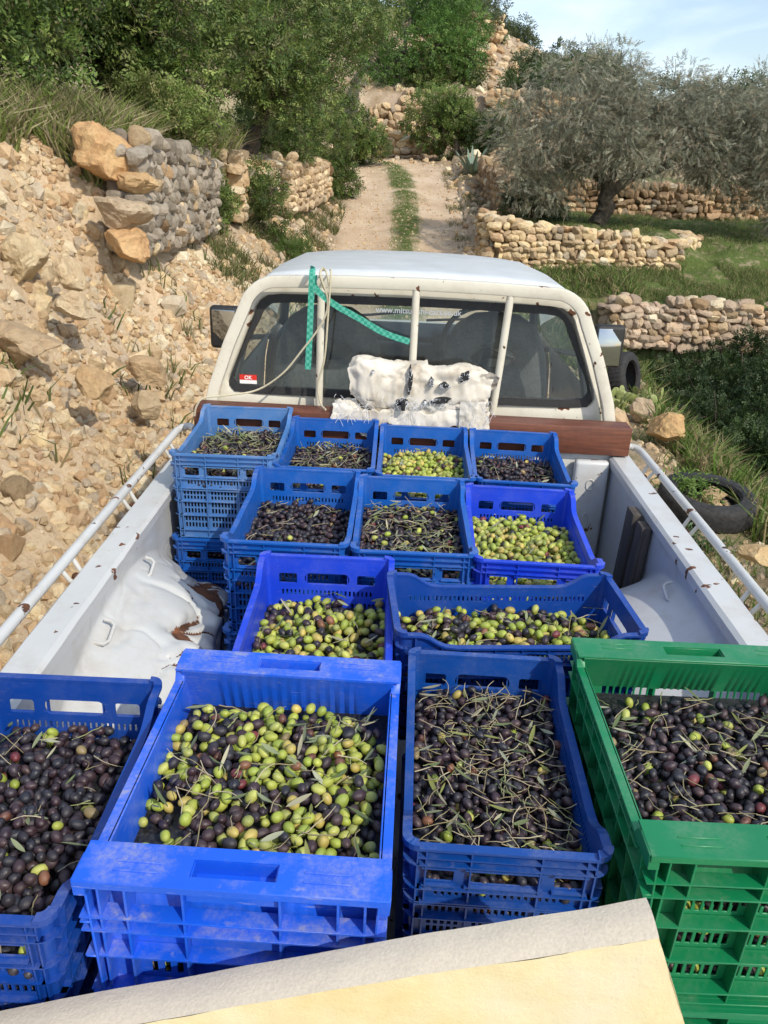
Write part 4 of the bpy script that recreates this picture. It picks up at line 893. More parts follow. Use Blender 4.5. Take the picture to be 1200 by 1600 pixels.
# ------------------------------------------------------------------ beam, planks, sack, ropes
mb = MB(); mb.box((-.775, -.047, -.052), (.79, .047, .052)); n0 = len(mb.v)
bm_ = mb.mesh('timber_beam', M['beam'], bevel=.005, seg=2); bo = link('timber_beam', bm_); bo.location = (-.0, 2.842, 1.262); bo.rotation_euler = (0, R(.3), R(-.4))
tag(bo, 'thick reddish brown timber beam lying across the bed sides behind the cab', 'beam')
def plank(x, y, z0, z1, w_, t_, lean, label, mat, rz=0):
    mb = MB(); mb.box((-t_/2, -w_/2, 0), (t_/2, w_/2, z1-z0)); o = link('plank', mb.mesh('plank', mat, bevel=.003)); o.location = (x, y, z0); o.rotation_euler = (0, lean, rz); tag(o, label, 'plank'); return o
plank(.695, 2.36, .88, 1.175, .075, .03, .04, 'dark grey plank upright in the right side of the bed, the one nearer the cab', M['greyw'])
plank(.700, 2.275, .87, 1.165, .06, .03, .05, 'dark grey plank upright in the right side of the bed, the one nearer the tailgate', M['greyw'])
plank(-.705, 2.40, .84, 1.165, .05, .02, -.03, 'weathered pale plank upright in the left side of the bed nearer the tailgate', M['palew'])
plank(-.705, 2.456, .84, 1.165, .045, .02, -.03, 'middle weathered pale plank in the left side of the bed', M['palew'])
plank(-.705, 2.52, .84, 1.165, .06, .03, -.03, 'weathered plank in the left side of the bed nearest the cab', M['greyw'])
# sack
def sack():
    rt = empty('sack', (.012, 2.845, 1.322)); rt.scale = (1, 1, 1.18); tag(rt, 'torn white woven sack rolled up on the timber beam against the rack bars', 'sack')
    n, m = 110, 64; Vs = []; Lx = .50; cr = np.random.default_rng(5)
    for i in range(n+1):
        t = i/n; x = -.235+Lx*t
        endp = 1-.35*math.exp(-(t/.07)**2)-.25*math.exp(-((1-t)/.10)**2); ry = .062*endp; rz = (.070+.014*math.sin(t*3.1)-.012*(t > .55))*endp; cz = .082+.012*math.cos(t*7)-.012*t
        for j in range(m):
            a = 2*math.pi*j/m; ca, sa = math.cos(a), math.sin(a); pw = .55
            Vs.append((x+.012*sa*(t-.5), math.copysign(abs(ca)**pw, ca)*ry, cz+math.copysign(abs(sa)**pw, sa)*rz))
    Vs = np.array(Vs); U = Vs-np.array((0, 0, .08)); U[:, 0] *= .15; Un = U/(np.linalg.norm(U, axis=1, keepdims=True)+1e-6)
    big_ = vnoise(Vs*np.array((1, 1, 1.6)), 9, 3, 6); rid = np.abs(vnoise(Vs*np.array((1.0, 2, 2.6)), 15, 3, 2)); fine = vnoise(Vs, 60, 2, 3)
    Vs += Un*(big_*.016+(.16-rid)*.026+fine*.0016)[:, None]
    ix = np.arange((n+1)*m).reshape(n+1, m); F = np.stack([ix[:-1], ix[1:], np.roll(ix[1:], -1, 1), np.roll(ix[:-1], -1, 1)], -1).reshape(-1, 4)
    link('roll', npmesh('roll', Vs, F, M['sack'])); bpy.data.objects['roll'].parent = rt
    def sheet(nm, fn, n, m, amp, sc):
        P = np.array([fn(i/n, j/m) for i in range(n+1) for j in range(m+1)]); q = vnoise(P, sc, 3, 4); r_ = np.abs(vnoise(P, sc*1.7, 3, 8)); P = P+np.stack([q*amp*.3, -np.abs(q)*amp*.8, r_*amp], -1)
        ix = np.arange((n+1)*(m+1)).reshape(n+1, m+1); F = np.stack([ix[:-1, :-1], ix[1:, :-1], ix[1:, 1:], ix[:-1, 1:]], -1).reshape(-1, 4); link(nm, npmesh(nm, P, F, M['sack']), rt)
    def skirt(u, v):
        x = -.285+.55*u
        if v < .55: return (x*(1+.03*v), .03-.082*v/.55, .012+.01*math.sin(u*19))
        w_ = (v-.55)/.45; return (x*(1+.04*w_), -.055-.004*w_, .012-w_*(.050+.03*math.sin(u*8)**2+.012*math.sin(u*31)))
    sheet('skirt', skirt, 90, 26, .020, 18)
    def ear(u, v): return (.225+.065*u, -.055+.05*v+.01*u, .135-.10*v*(1-u*.55)+.01*u-.02*u*u)
    sheet('open_end', ear, 24, 24, .014, 24)
    def flap(u, v): return (.16+.09*u, -.068-.01*math.sin(3*u), .055-.085*v)
    sheet('corner_flap', flap, 24, 24, .016, 22)
    def hole(x, z, w_, h_, tilt=0):
        k = np.random.default_rng(int(abs(x*1000))+3); mb = MB(); P = []
        y = -.083+.02*abs(z-.085)/.06
        for q_ in range(14):
            a = 2*math.pi*q_/14; rr = k.uniform(.65, 1.25); dx, dz = w_*rr*math.cos(a), h_*rr*math.sin(a); P.append((x+dx*math.cos(tilt)-dz*math.sin(tilt), y, z+dx*math.sin(tilt)+dz*math.cos(tilt)))
        mb.add(P+[(p[0], y+.05, p[2]) for p in P], [tuple(range(13, -1, -1))]+[(i, (i+1) % 14, 14+(i+1) % 14, 14+i) for i in range(14)]); mb.build('tear', M['dark'], rt)
        mb = MB()
        for _ in range(30):
            a = random.uniform(0, 6.28); e = .92; p0 = Vector((x+w_*e*math.cos(a), y-.002, z+h_*e*math.sin(a))); d = Vector((-math.cos(a)*random.uniform(-.004, .010), random.uniform(-.006, -.001), -math.sin(a)*random.uniform(-.003, .008)-.002)); mb.tube([p0, p0+d*.5+Vector((0, -.001, 0)), p0+d], .0006, 4)
        tag(mb.build('fray', M['cloth'], rt), kind='stuff')
    hole(-.02, .105, .008, .046, -.05); hole(-.045, .040, .024, .014, .2); hole(.055, .108, .007, .014); hole(.10, .100, .019, .007); hole(.085, .052, .044, .009, .12); hole(.168, .128, .020, .013, .5); hole(-.150, .13, .004, .004); hole(.035, .046, .006, .006)
    mb = MB(); mb.box((-.047, -.092, .022), (-.033, -.075, .052)); mb.build('buckle', M['rubber'], rt, bevel=.002)
    mb = MB()
    for _ in range(190):
        x = random.choice((random.uniform(-.28, -.15), random.uniform(.19, .28), random.uniform(-.28, .26), random.uniform(-.04, .02))); z = random.uniform(-.01, .06); p0 = Vector((x, -.072, z)); d = Vector((random.uniform(-.022, .022), random.uniform(-.018, .0), random.uniform(-.026, .012))); mb.tube([p0, p0+d*.6, p0+d+Vector((0, 0, -.004))], .0006, 4)
    tag(mb.build('loose_threads', M['cloth'], rt), kind='stuff')
sack()
def rope(label, pts, r, mat, nm='rope', flat=None):
    P = [Vector(p) for p in pts]; out = []
    for i in range(len(P)-1):
        a = P[max(i-1, 0)]; b = P[i]; c = P[i+1]; d = P[min(i+2, len(P)-1)]
        for k in range(8):
            t = k/8; out.append(.5*((2*b)+(-a+c)*t+(2*a-5*b+4*c-d)*t*t+(-a+3*b-3*c+d)*t**3))
    out.append(P[-1]); mb = MB(); mb.tube(out, r, 8)
    me = mb.mesh(nm, mat, smooth=True); o = link(nm, me); tag(o, label, 'rope' if nm == 'rope' else 'strap'); return o
A = lambda px, py, y=2.86: tuple(at_y(px, py, y))
def strap(label, pts, w_, wdir=(1, 0, 0)):
    P = [Vector(p) for p in pts]; out = []
    for i in range(len(P)-1):
        a = P[max(i-1, 0)]; b = P[i]; c = P[i+1]; d = P[min(i+2, len(P)-1)]
        for k in range(8): t = k/8; out.append(.5*((2*b)+(-a+c)*t+(2*a-5*b+4*c-d)*t*t+(-a+3*b-3*c+d)*t**3))
    out.append(P[-1]); mb = MB(); vs = []; n = len(out)
    for i, p in enumerate(out):
        t = (out[min(i+1, n-1)]-out[max(i-1, 0)]).normalized(); wd = t.cross(Vector((0, -1, 0))).normalized()*w_/2; th = Vector((0, -.0018, 0))
        vs += [p-wd-th, p+wd-th, p+wd+th, p-wd+th]
    mb.add(vs, [(i*4+j, i*4+(j+1) % 4, (i+1)*4+(j+1) % 4, (i+1)*4+j) for i in range(n-1) for j in range(4)]+[(0, 1, 2, 3), tuple((n-1)*4+j for j in range(4))])
    o = link('strap', mb.mesh('strap', M['strap'], smooth=True, angle=30)); tag(o, label, 'strap')
strap('green webbing strap hanging straight down from the rack', [A(489, 420, 2.93), A(488, 424, 2.86), A(486, 470), A(484, 520), A(482, 560), A(481, 577)], .021)
strap('green webbing strap slung sideways from the rack to the middle bar', [A(491, 430, 2.90), A(493, 450, 2.87), A(520, 474), A(560, 497), A(600, 520), A(640, 534)], .021)
rope('beige cord wound over the rack and looping down to the end of the timber beam', [A(508, 422, 2.94), A(500, 428, 2.86), A(512, 470), A(503, 505), A(470, 550), A(440, 585), A(400, 610), A(350, 618, 2.80), A(318, 622, 2.77), A(307, 635, 2.765), A(304, 650, 2.765)], .0036, M['rope'])
rope('pale cord hanging beside the left rack bar down to the sack', [A(516, 422, 2.94), A(517, 430, 2.86), A(512, 500), A(507, 560), A(497, 600), A(501, 630, 2.84), A(509, 640, 2.80)], .0036, M['rope'])
rope('short cord looped around the top left corner of the rack', [A(507, 452, 2.90), A(500, 430, 2.855), A(505, 419, 2.90), A(511, 428, 2.855), A(514, 447, 2.86)], .0038, M['rope'])

#ENDTRUCK
# ------------------------------------------------------------------ crates
def panel(mb, w_, h, holes, f3, t, v0=0.):
    """plate in (u,v) from (0,v0) to (w,h), thickness t along d (0..t), with rectangular or rounded holes"""
    us = sorted({0., w_, *[round(q, 5) for a in holes for q in (a[0], a[1])]}); vs_ = sorted({v0, h, *[round(q, 5) for a in holes for q in (a[2], a[3])]})
    us = [u for u in us if 0 <= u <= w_]; vs_ = [v for v in vs_ if v0 <= v <= h]
    nu, nv = len(us)-1, len(vs_)-1; um = [(a+b)/2 for a, b in zip(us[:-1], us[1:])]; vm = [(a+b)/2 for a, b in zip(vs_[:-1], vs_[1:])]
    solid = np.ones((nu+2, nv+2), bool); solid[0] = solid[-1] = False; solid[:, 0] = solid[:, -1] = False
    for a in holes:
        for i, u in enumerate(um):
            if a[0] < u < a[1]:
                for j, v in enumerate(vm):
                    if a[2] < v < a[3]: solid[i+1, j+1] = False
    n0 = len(mb.v)
    id_ = lambda i, j, k: n0+(i*(nv+1)+j)*2+k
    for i in range(nu+1):
        for j in range(nv+1):
            mb.v.append(tuple(f3(us[i], vs_[j], 0))); mb.v.append(tuple(f3(us[i], vs_[j], t)))
    for i in range(nu):
        for j in range(nv):
            if not solid[i+1, j+1]: continue
            mb.f.append((id_(i, j, 0), id_(i, j+1, 0), id_(i+1, j+1, 0), id_(i+1, j, 0))); mb.f.append((id_(i, j, 1), id_(i+1, j, 1), id_(i+1, j+1, 1), id_(i, j+1, 1)))
            if not solid[i, j+1]: mb.f.append((id_(i, j, 0), id_(i, j, 1), id_(i, j+1, 1), id_(i, j+1, 0)))
            if not solid[i+2, j+1]: mb.f.append((id_(i+1, j, 0), id_(i+1, j+1, 0), id_(i+1, j+1, 1), id_(i+1, j, 1)))
            if not solid[i+1, j]: mb.f.append((id_(i, j, 0), id_(i+1, j, 0), id_(i+1, j, 1), id_(i, j, 1)))
            if not solid[i+1, j+2]: mb.f.append((id_(i, j+1, 0), id_(i, j+1, 1), id_(i+1, j+1, 1), id_(i+1, j+1, 0)))
    for a in holes:      # rounded corners
        if len(a) > 4 and a[4]:
            r = a[4]
            for cu, cv, su, sv in ((a[0], a[2], 1, 1), (a[1], a[2], -1, 1), (a[0], a[3], 1, -1), (a[1], a[3], -1, -1)):
                poly = [(cu, cv)]+[(cu+su*r*(1-math.sin(q)), cv+sv*r*(1-math.cos(q))) for q in np.linspace(0, math.pi/2, 5)]
                mb.prism(poly, f3, 0.0002, t-.0002)
def slots(u0, u1, v0, v1, pitch, sw, rows):
    out = []; n = int((u1-u0)/pitch); off = (u1-u0-n*pitch)/2; rh = (v1-v0)/rows
    for r_ in range(rows):
        for k in range(n): u = u0+off+k*pitch+(pitch-sw)/2; out.append((u, u+sw, v0+r_*rh+rh*.12, v0+(r_+1)*rh-rh*.12))
    return out
def rib(mb, f3, u0, u1, v0, v1, d0, d1):
    mb.prism([(u0, v0), (u1, v0), (u1, v1), (u0, v1)], f3, d0, d1)
def build_crate(kind, Lc, W, Hc, mat, label, group, loc, rz):
    """the crate opens upward, its long side along local y, origin at the bottom centre"""
    rt = empty('crate', loc, rz); tag(rt, label, 'crate', group); t = .003
    taper = .012
    def fr(side):
        # outward facing frames: u along the wall, v up, d inward from outer face
        def f(u, v, d):
            k = taper*(1-v/Hc)
            if side == 'n': return (-W/2+u, -Lc/2+d+k, v)
            if side == 's': return (W/2-u, Lc/2-d-k, v)
            if side == 'w': return (-W/2+d+k, Lc/2-u, v)
            return (W/2-d-k, -Lc/2+u, v)
        return f
    if kind == 'A':
        o = .009; cr = .022; dip = .030
        for sd in 'ns':
            f = fr(sd); mb = MB(); c = W/2
            hs = [(c-.052, c+.052, Hc-.070, Hc-.041, .013), (c-.112, c-.070, Hc-.069, Hc-.043, .005), (c+.070, c+.112, Hc-.069, Hc-.043, .005)]
            hs += slots(.045, W-.045, Hc-.100, Hc-.082, .0098, .0045, 1)
            for a, b in ((.032, Hc*.27), (Hc*.29, Hc*.44), (Hc*.46, Hc*.57)):
                for q0, q1 in ((.036, c-.052), (c-.044, c+.044), (c+.052, W-.036)): hs += slots(q0, q1, a, b, .0098, .0058, 2 if b-a > .03 else 1)
            panel(mb, W-2*cr, Hc-.002, [(a[0]-cr, a[1]-cr, *a[2:]) for a in hs], lambda u, v, d: f(u+cr, v, d+o), t)
            for u in (cr, .034, c-.048, c+.048, W-.034, W-cr): rib(mb, f, u-.0012, u+.0012, .0, Hc-.006, .0015, o+.0003)
            for v in (.004, .028, Hc*.28, Hc*.45, Hc*.585, Hc-.108, Hc-.078, Hc-.032, Hc-.018): rib(mb, f, cr-.001, W-cr+.001, v-.0011, v+.0011, 0, o+.0006)
            rib(mb, f, cr-.004, W-cr+.004, Hc-.0045, Hc, -.0005, o+t+.001)
            for q0, q1 in ((c-.055, c+.055), (c-.115, c-.067), (c+.067, c+.115)):
                rib(mb, f, q0, q1, Hc-.0735, Hc-.071, .002, o+.001); rib(mb, f, q0, q1, Hc-.0405, Hc-.038, .002, o+.001)
            mb.build('end_wall', mat, rt, bevel=0)
        for sd in 'we':
            f = fr(sd); mb = MB(); c = Lc/2; hb = Hc-dip-.012
            hs = slots(.05, Lc-.05, hb-.024, hb-.008, .0098, .0045, 1)
            for a, b in ((.032, Hc*.27), (Hc*.29, Hc*.44), (Hc*.46, Hc*.60)):
                for k in range(4): q0 = .045+k*(Lc-.09)/4+.006; hs += slots(q0, q0+(Lc-.09)/4-.012, a, b, .0098, .0058, 2)
            panel(mb, Lc-2*cr, hb, [(a[0]-cr, a[1]-cr, *a[2:]) for a in hs], lambda u, v, d: f(u+cr, v, d+o), t)
            pr = [(cr, Hc), (.05, Hc-.001), (.065, Hc-.006), (.085, Hc-.020), (.10, Hc-.027), (.125, Hc-dip)]; pr = pr+[(Lc-u, v) for u, v in pr[::-1]]
            for (u0, v0_), (u1, v1_) in zip(pr[:-1], pr[1:]):
                mb.prism([(u0, hb-.0001), (u1, hb-.0001), (u1, v1_), (u0, v0_)], f, o, o+t)
                mb.prism([(u0, v0_-.004), (u1, v1_-.004), (u1, v1_+.0005), (u0, v0_+.0005)], f, -.0005, o+t+.001)
            for k in range(9):
                u = .04+k*(Lc-.08)/8; top = np.interp(u, [p[0] for p in pr], [p[1] for p in pr]); rib(mb, f, u-.0012, u+.0012, 0, top-.004, .0015, o+.0003)
            for v in (.004, .028, Hc*.28, Hc*.45, Hc*.61, hb-.03, hb-.002): rib(mb, f, cr-.001, Lc-cr+.001, v-.0011, v+.0011, 0, o+.0006)
            mb.build('side_wall', mat, rt)
        for sx in (-1, 1):
            for sy in (-1, 1):
                mb = MB(); cx, cy = W/2-cr, Lc/2-cr
                def q(rad, a, z): k = taper*(1-z/Hc); return (sx*(cx+rad*math.cos(a)-k), sy*(cy+rad*math.sin(a)-k), z)
                def arc(r0, r1, z0, z1, n=5):
                    A_ = np.linspace(-.06, math.pi/2+.06, n+1)
                    for a, b in zip(A_[:-1], A_[1:]): mb.add([q(r0, a, z0), q(r1, a, z0), q(r1, b, z0), q(r0, b, z0), q(r0, a, z1), q(r1, a, z1), q(r1, b, z1), q(r0, b, z1)], [(0, 3, 2, 1), (4, 5, 6, 7), (0, 1, 5, 4), (1, 2, 6, 5), (2, 3, 7, 6), (3, 0, 4, 7)])
                arc(cr-o-t, cr-o, 0, Hc-.001); arc(cr-o-t-.001, cr+.0005, Hc-.0045, Hc+.006)
                for v in (.004, .028, Hc*.28, Hc*.45, Hc*.585, Hc-.108, Hc-.078, Hc-.032): arc(cr-o-.0006, cr, v-.0011, v+.0011)
                mb.build('corner', mat, rt, smooth=True, angle=35)
    else:
        D = .060; o = .012; dip = .022; latt = kind == 'G'
        for sd in 'ns':
            f = fr(sd); mb = MB(); c = W/2; hs = []
            # inner plate, set in under the ledge
            if latt:
                for a, b in ((.03, .085), (.095, .15), (.16, .205)):
                    for q0, q1 in ((.055, c-.062), (c-.054, c+.054), (c+.062, W-.055)): hs += slots(q0, q1, a, b, .0125, .0075, 2)
                hs2 = slots(.08, W-.08, Hc-.115, Hc-.080, .0125, .0075, 1)
            else:
                hs += slots(.066, c-.062, .095, .150, .0165, .008, 2); hs += slots(c+.062, W-.066, .095, .150, .0165, .008, 2); hs += slots(.066, W-.066, .03, .085, .0165, .008, 2); hs2 = slots(.06, W-.06, Hc-.108, Hc-.094, .0165, .008, 1)
            panel(mb, W-2*o, Hc-.004, [(a[0]-o, a[1]-o, *a[2:]) for a in hs+hs2], lambda u, v, d: f(u+o, v, d+.024+(D-.024)*min(1, max(0, (v-Hc+.075)/.06))), t)
            # deep ribs
            for u in (.03, .062, c-.058, c+.058, W-.062, W-.03): mb.prism([(.002, 0), (.0235, 0), (.0235, Hc-.075), (D-.002, Hc-.016), (D-.002, Hc-.003), (.002, Hc-.003)], lambda a, b, c_, u=u: f(c_, b, a), u-.0014, u+.0014)
            for v in (.004, .09, .155, Hc-.085, Hc-.062) if not latt else (.004, .025, .09, .155, .21, Hc-.05): rib(mb, f, .004, W-.004, v-.0014, v+.0014, 0., .0235)
            # the handle box front
            rib(mb, f, c-.056, c+.056, Hc-.034, Hc-.004, .010, .013); rib(mb, f, c-.056, c+.056, Hc-.12 if not latt else Hc-.088, Hc-.065 if not latt else Hc-.052, .016, .019)
            # ledge with a recessed grip
            fl = lambda u, v, d: f(u, Hc-d+(.001*math.sin(u*30)), v)
            g0, g1 = .017, .044
            panel(mb, W-.004, D+.003, [(c-.052-.002, c+.052-.002, g0, g1)], lambda u, v, d: f(u+.002, Hc-d, v), .0035)
            for a in ((c-.052, c-.050, g0, g1), (c+.050, c+.052, g0, g1)): mb.prism([(a[0], a[2]), (a[1], a[2]), (a[1], a[3]), (a[0], a[3])], lambda u, v, d: f(u, Hc-d, v), .003, .024)
            rib(mb, f, c-.052, c+.052, Hc-.024, Hc-.0032, g0-.002, g0); rib(mb, f, c-.052, c+.052, Hc-.024, Hc-.0032, g1, g1+.002)
            rib(mb, f, c-.052, c+.052, Hc-.026, Hc-.024, g0-.002, g1+.002)
            rib(mb, f, .002, W-.002, Hc-.011, Hc-.0004, -.001, .0022)
            for q0 in ((.045, W-.105)):
                for v in (.018, .032): mb.prism([(q0, v), (q0+.055, v), (q0+.055, v+.0022), (q0, v+.0022)], lambda u, v, d: f(u, Hc+.0015-d, v), 0, .003)
            mb.build('end_wall', mat, rt, bevel=.0007, seg=1)
        for sd in 'we':
            f = fr(sd); mb = MB(); hb = Hc-dip; e = .055
            hs = []
            for k in range(4):
                q0 = .06+k*(Lc-.12)/4+.008; q1 = q0+(Lc-.12)/4-.016
                for a, b in ((.03, .085), (.095, .15), (.16, .205)) if latt else ((.03, .09),): hs += slots(q0, q1, a, b, .0125, .0075, 2)
            panel(mb, Lc-.008, hb, [(a[0]-.004, a[1]-.004, *a[2:]) for a in hs], lambda u, v, d: f(u+.004, v, d+o), t)
            rib(mb, f, e-.012, Lc-e+.012, hb-.006, hb, .0, o+t+.0015)
            rib(mb, f, e, Lc-e, hb-.022, hb-.019, 0.001, o+.001)
            for s0 in (0, 1):
                g = (lambda u: u) if s0 == 0 else (lambda u: Lc-u)
                poly = [(g(.002), hb-.004), (g(.002), Hc-.001), (g(e-.012), Hc-.001), (g(e), Hc-.007), (g(e+.012), hb-.004)]
                mb.prism(poly, f, .0, o+t)
            for k in range(9):
                u = .03+k*(Lc-.06)/8; rib(mb, f, u-.0013, u+.0013, 0, hb-.005, .001, o+.0004)
            for v in (.004, .09, .155, hb-.05): rib(mb, f, .004, Lc-.004, v-.0013, v+.0013, .0, o+.0005)
            mb.build('side_wall', mat, rt, bevel=.0007, seg=1)
    mb = MB(); mb.box((-W/2+.02, -Lc/2+.02, .002), (W/2-.02, Lc/2-.02, .006)); mb.build('base', mat, rt)
    return rt
# kind, length, width, height, colour, centre x, y, yaw, rim height, label
GR = 'olive crates loaded in the truck bed'
A_ = dict(L=.52, W=.305)
CR_ = [
 ('a', 'A', .53, .315, .275, 'faded', -.566, 2.518, 1.2, 1.330, 'faded blue crate of dark leafy olives on the far left stack by the beam'),
 ('b', 'A', .52, .305, .26, 'blue', -.262, 2.525, .3, 1.300, 'blue crate of dark olives in the row at the beam, second from the left'),
 ('c', 'A', .52, .305, .26, 'blue', .047, 2.518, -.4, 1.290, 'blue crate of small pale green olives in front of the sack'),
 ('d', 'A', .52, .305, .26, 'blue', .352, 2.510, -2.4, 1.290, 'blue crate of dark olives at the right end of the row at the beam'),
 ('e', 'A', .52, .31, .26, 'blue', -.305, 2.000, -.3, 1.300, 'blue crate of dark olives with one large yellow green olive, in the second row'),
 ('f', 'A', .51, .305, .26, 'blue', .003, 1.985, .2, 1.295, 'blue crate of dark olives topped with many leaf sprigs, middle of the second row'),
 ('g', 'A', .50, .31, .26, 'royal', .305, 1.965, -1.8, 1.290, 'royal blue crate full of bright green olives'),
 ('h', 'A', .51, .31, .26, 'royal', -.196, 1.445, .4, 1.295, 'royal blue crate of mostly green mixed olives just behind the dusty bright blue crate'),
 ('i', 'A', .505, .265, .26, 'navy', .203, 1.500, 95.0, 1.305, 'navy blue crate turned sideways with mixed green and dark olives'),
 ('k', 'B', .500, .378, .285, 'bright', -.221, .946, -1.2, 1.350, 'large dusty bright blue crate of half green half dark olives'),
 ('l', 'A', .495, .288, .25, 'deep', .128, 1.083, -1.3, 1.285, 'shade deepened blue crate of dark olives covered in twigs, left of the green crate'),
 ('m', 'G', .515, .43, .285, 'green', .500, 1.038, .3, 1.352, 'green crate of dark olives and grey green leaves'),
 ('j', 'A', .49, .31, .26, 'navy', -.584, .915, .3, 1.310, 'navy blue crate of dark olives at the lower left corner of the photo'),
]
CRT = {c[0]: c for c in CR_}
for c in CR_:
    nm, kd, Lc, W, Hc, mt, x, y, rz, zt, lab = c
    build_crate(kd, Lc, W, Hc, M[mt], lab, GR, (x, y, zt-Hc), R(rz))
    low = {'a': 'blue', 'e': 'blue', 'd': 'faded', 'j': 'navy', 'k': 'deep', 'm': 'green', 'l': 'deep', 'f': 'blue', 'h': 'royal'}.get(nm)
    if low:
        names = dict(a='lower blue crate under the faded crate at the far left', e='lower blue crate under the crate with the yellow green olive', d='faded lower crate under the right end crate by the beam',
                     j='lower navy crate under the one at the lower left corner', k='lower blue crate hidden under the dusty bright blue crate', m='lower green crate under the green crate of dark olives', l='lower shade deepened blue crate under the twig covered one', f='lower blue crate under the one with many leaf sprigs', h='lower royal blue crate under the mixed one behind the dusty crate')
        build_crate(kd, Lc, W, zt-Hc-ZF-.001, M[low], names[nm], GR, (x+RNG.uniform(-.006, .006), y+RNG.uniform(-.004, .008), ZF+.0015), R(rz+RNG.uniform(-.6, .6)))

# ------------------------------------------------------------------ olives
def ell(seg, rings):
    vs = [(0, 0, 1)]; fs3 = []; fs4 = []
    for r_ in range(1, rings):
        a = math.pi*r_/rings
        for s_ in range(seg): b = 2*math.pi*s_/seg; vs.append((math.sin(a)*math.cos(b), math.sin(a)*math.sin(b), math.cos(a)))
    vs.append((0, 0, -1)); last = len(vs)-1
    for s_ in range(seg):
        fs3.append((0, 1+s_, 1+(s_+1) % seg)); fs3.append((last, 1+(rings-2)*seg+(s_+1) % seg, 1+(rings-2)*seg+s_))
        for r_ in range(rings-2): a = 1+r_*seg; fs4.append((a+s_, a+seg+s_, a+seg+(s_+1) % seg, a+(s_+1) % seg))
    V = np.array(vs); V[:, :2] *= (1-.10*V[:, 2:3]); return V, np.array(fs3), np.array(fs4)
EL = {0: ell(8, 6), 1: ell(14, 10)}
GREENS = np.array([(.32, .38, .05), (.38, .42, .06), (.27, .34, .045), (.44, .46, .10), (.33, .36, .09), (.46, .37, .09)])
DARKS = np.array([(.016, .012, .018), (.026, .014, .022), (.036, .016, .022), (.014, .014, .022), (.055, .030, .032), (.024, .020, .026)])
REDS = np.array([(.16, .03, .035), (.22, .09, .04), (.13, .05, .03), (.24, .18, .08)])
def heap(Lc, W, n, r, dome, seed):
    """drop spheres one by one, each rolling to the lowest of a few nearby spots"""
    rg = random.Random(seed); cell = 2*r; grid = {}; out = []
    hx, hy = W/2-.014-r*.7, Lc/2-.014-r*.7
    def z_at(x, y):
        z = 0; ci, cj = int(x//cell), int(y//cell)
        for i in (ci-1, ci, ci+1):
            for j in (cj-1, cj, cj+1):
                for (a, b, c_) in grid.get((i, j), ()):
                    d2 = (x-a)**2+(y-b)**2
                    if d2 < 3.6*r*r: z = max(z, c_+math.sqrt(3.6*r*r-d2))
        return z
    for _ in range(n):
        best = None; x = rg.uniform(-hx, hx); y = rg.uniform(-hy, hy)
        for k in range(7):
            a = x if k == 0 else min(hx, max(-hx, x+rg.gauss(0, 2.*r))); b = y if k == 0 else min(hy, max(-hy, y+rg.gauss(0, 2.*r))); z = z_at(a, b)-dome*(1-(a/hx)**2*.6-(b/hy)**2*.6)
            if best is None or z < best[2]: best = (a, b, z)
        a, b, z = best; z += dome*(1-(a/hx)**2*.6-(b/hy)**2*.6); out.append((a, b, z)); grid.setdefault((int(a//cell), int(b//cell)), []).append((a, b, z))
    return np.array(out)
SPEC = dict(  # drop below rim, green fraction, radius, patchiness, leaves, twigs
 a=(.080, .02, .0080, 0, 90, 150), b=(.095, .02, .0078, 0, 60, 130), c=(.088, .97, .0085, 0, 20, 12), d=(.092, .025, .0080, 0, 26, 26), e=(.100, .015, .0082, 0, 8, 36), f=(.085, .07, .0080, 0, 130, 120),
 g=(.088, .965, .0090, 0, 34, 8), h=(.100, .70, .0095, .5, 22, 12), i=(.085, .55, .0090, .5, 44, 20), k=(.066, .46, .0082, 1.1, 60, 60), l=(.070, .045, .0078, 0, 60, 210), m=(.072, .055, .0080, 0, 80, 90), j=(.090, .06, .0084, 0, 18, 26))
allo = []; litter = []
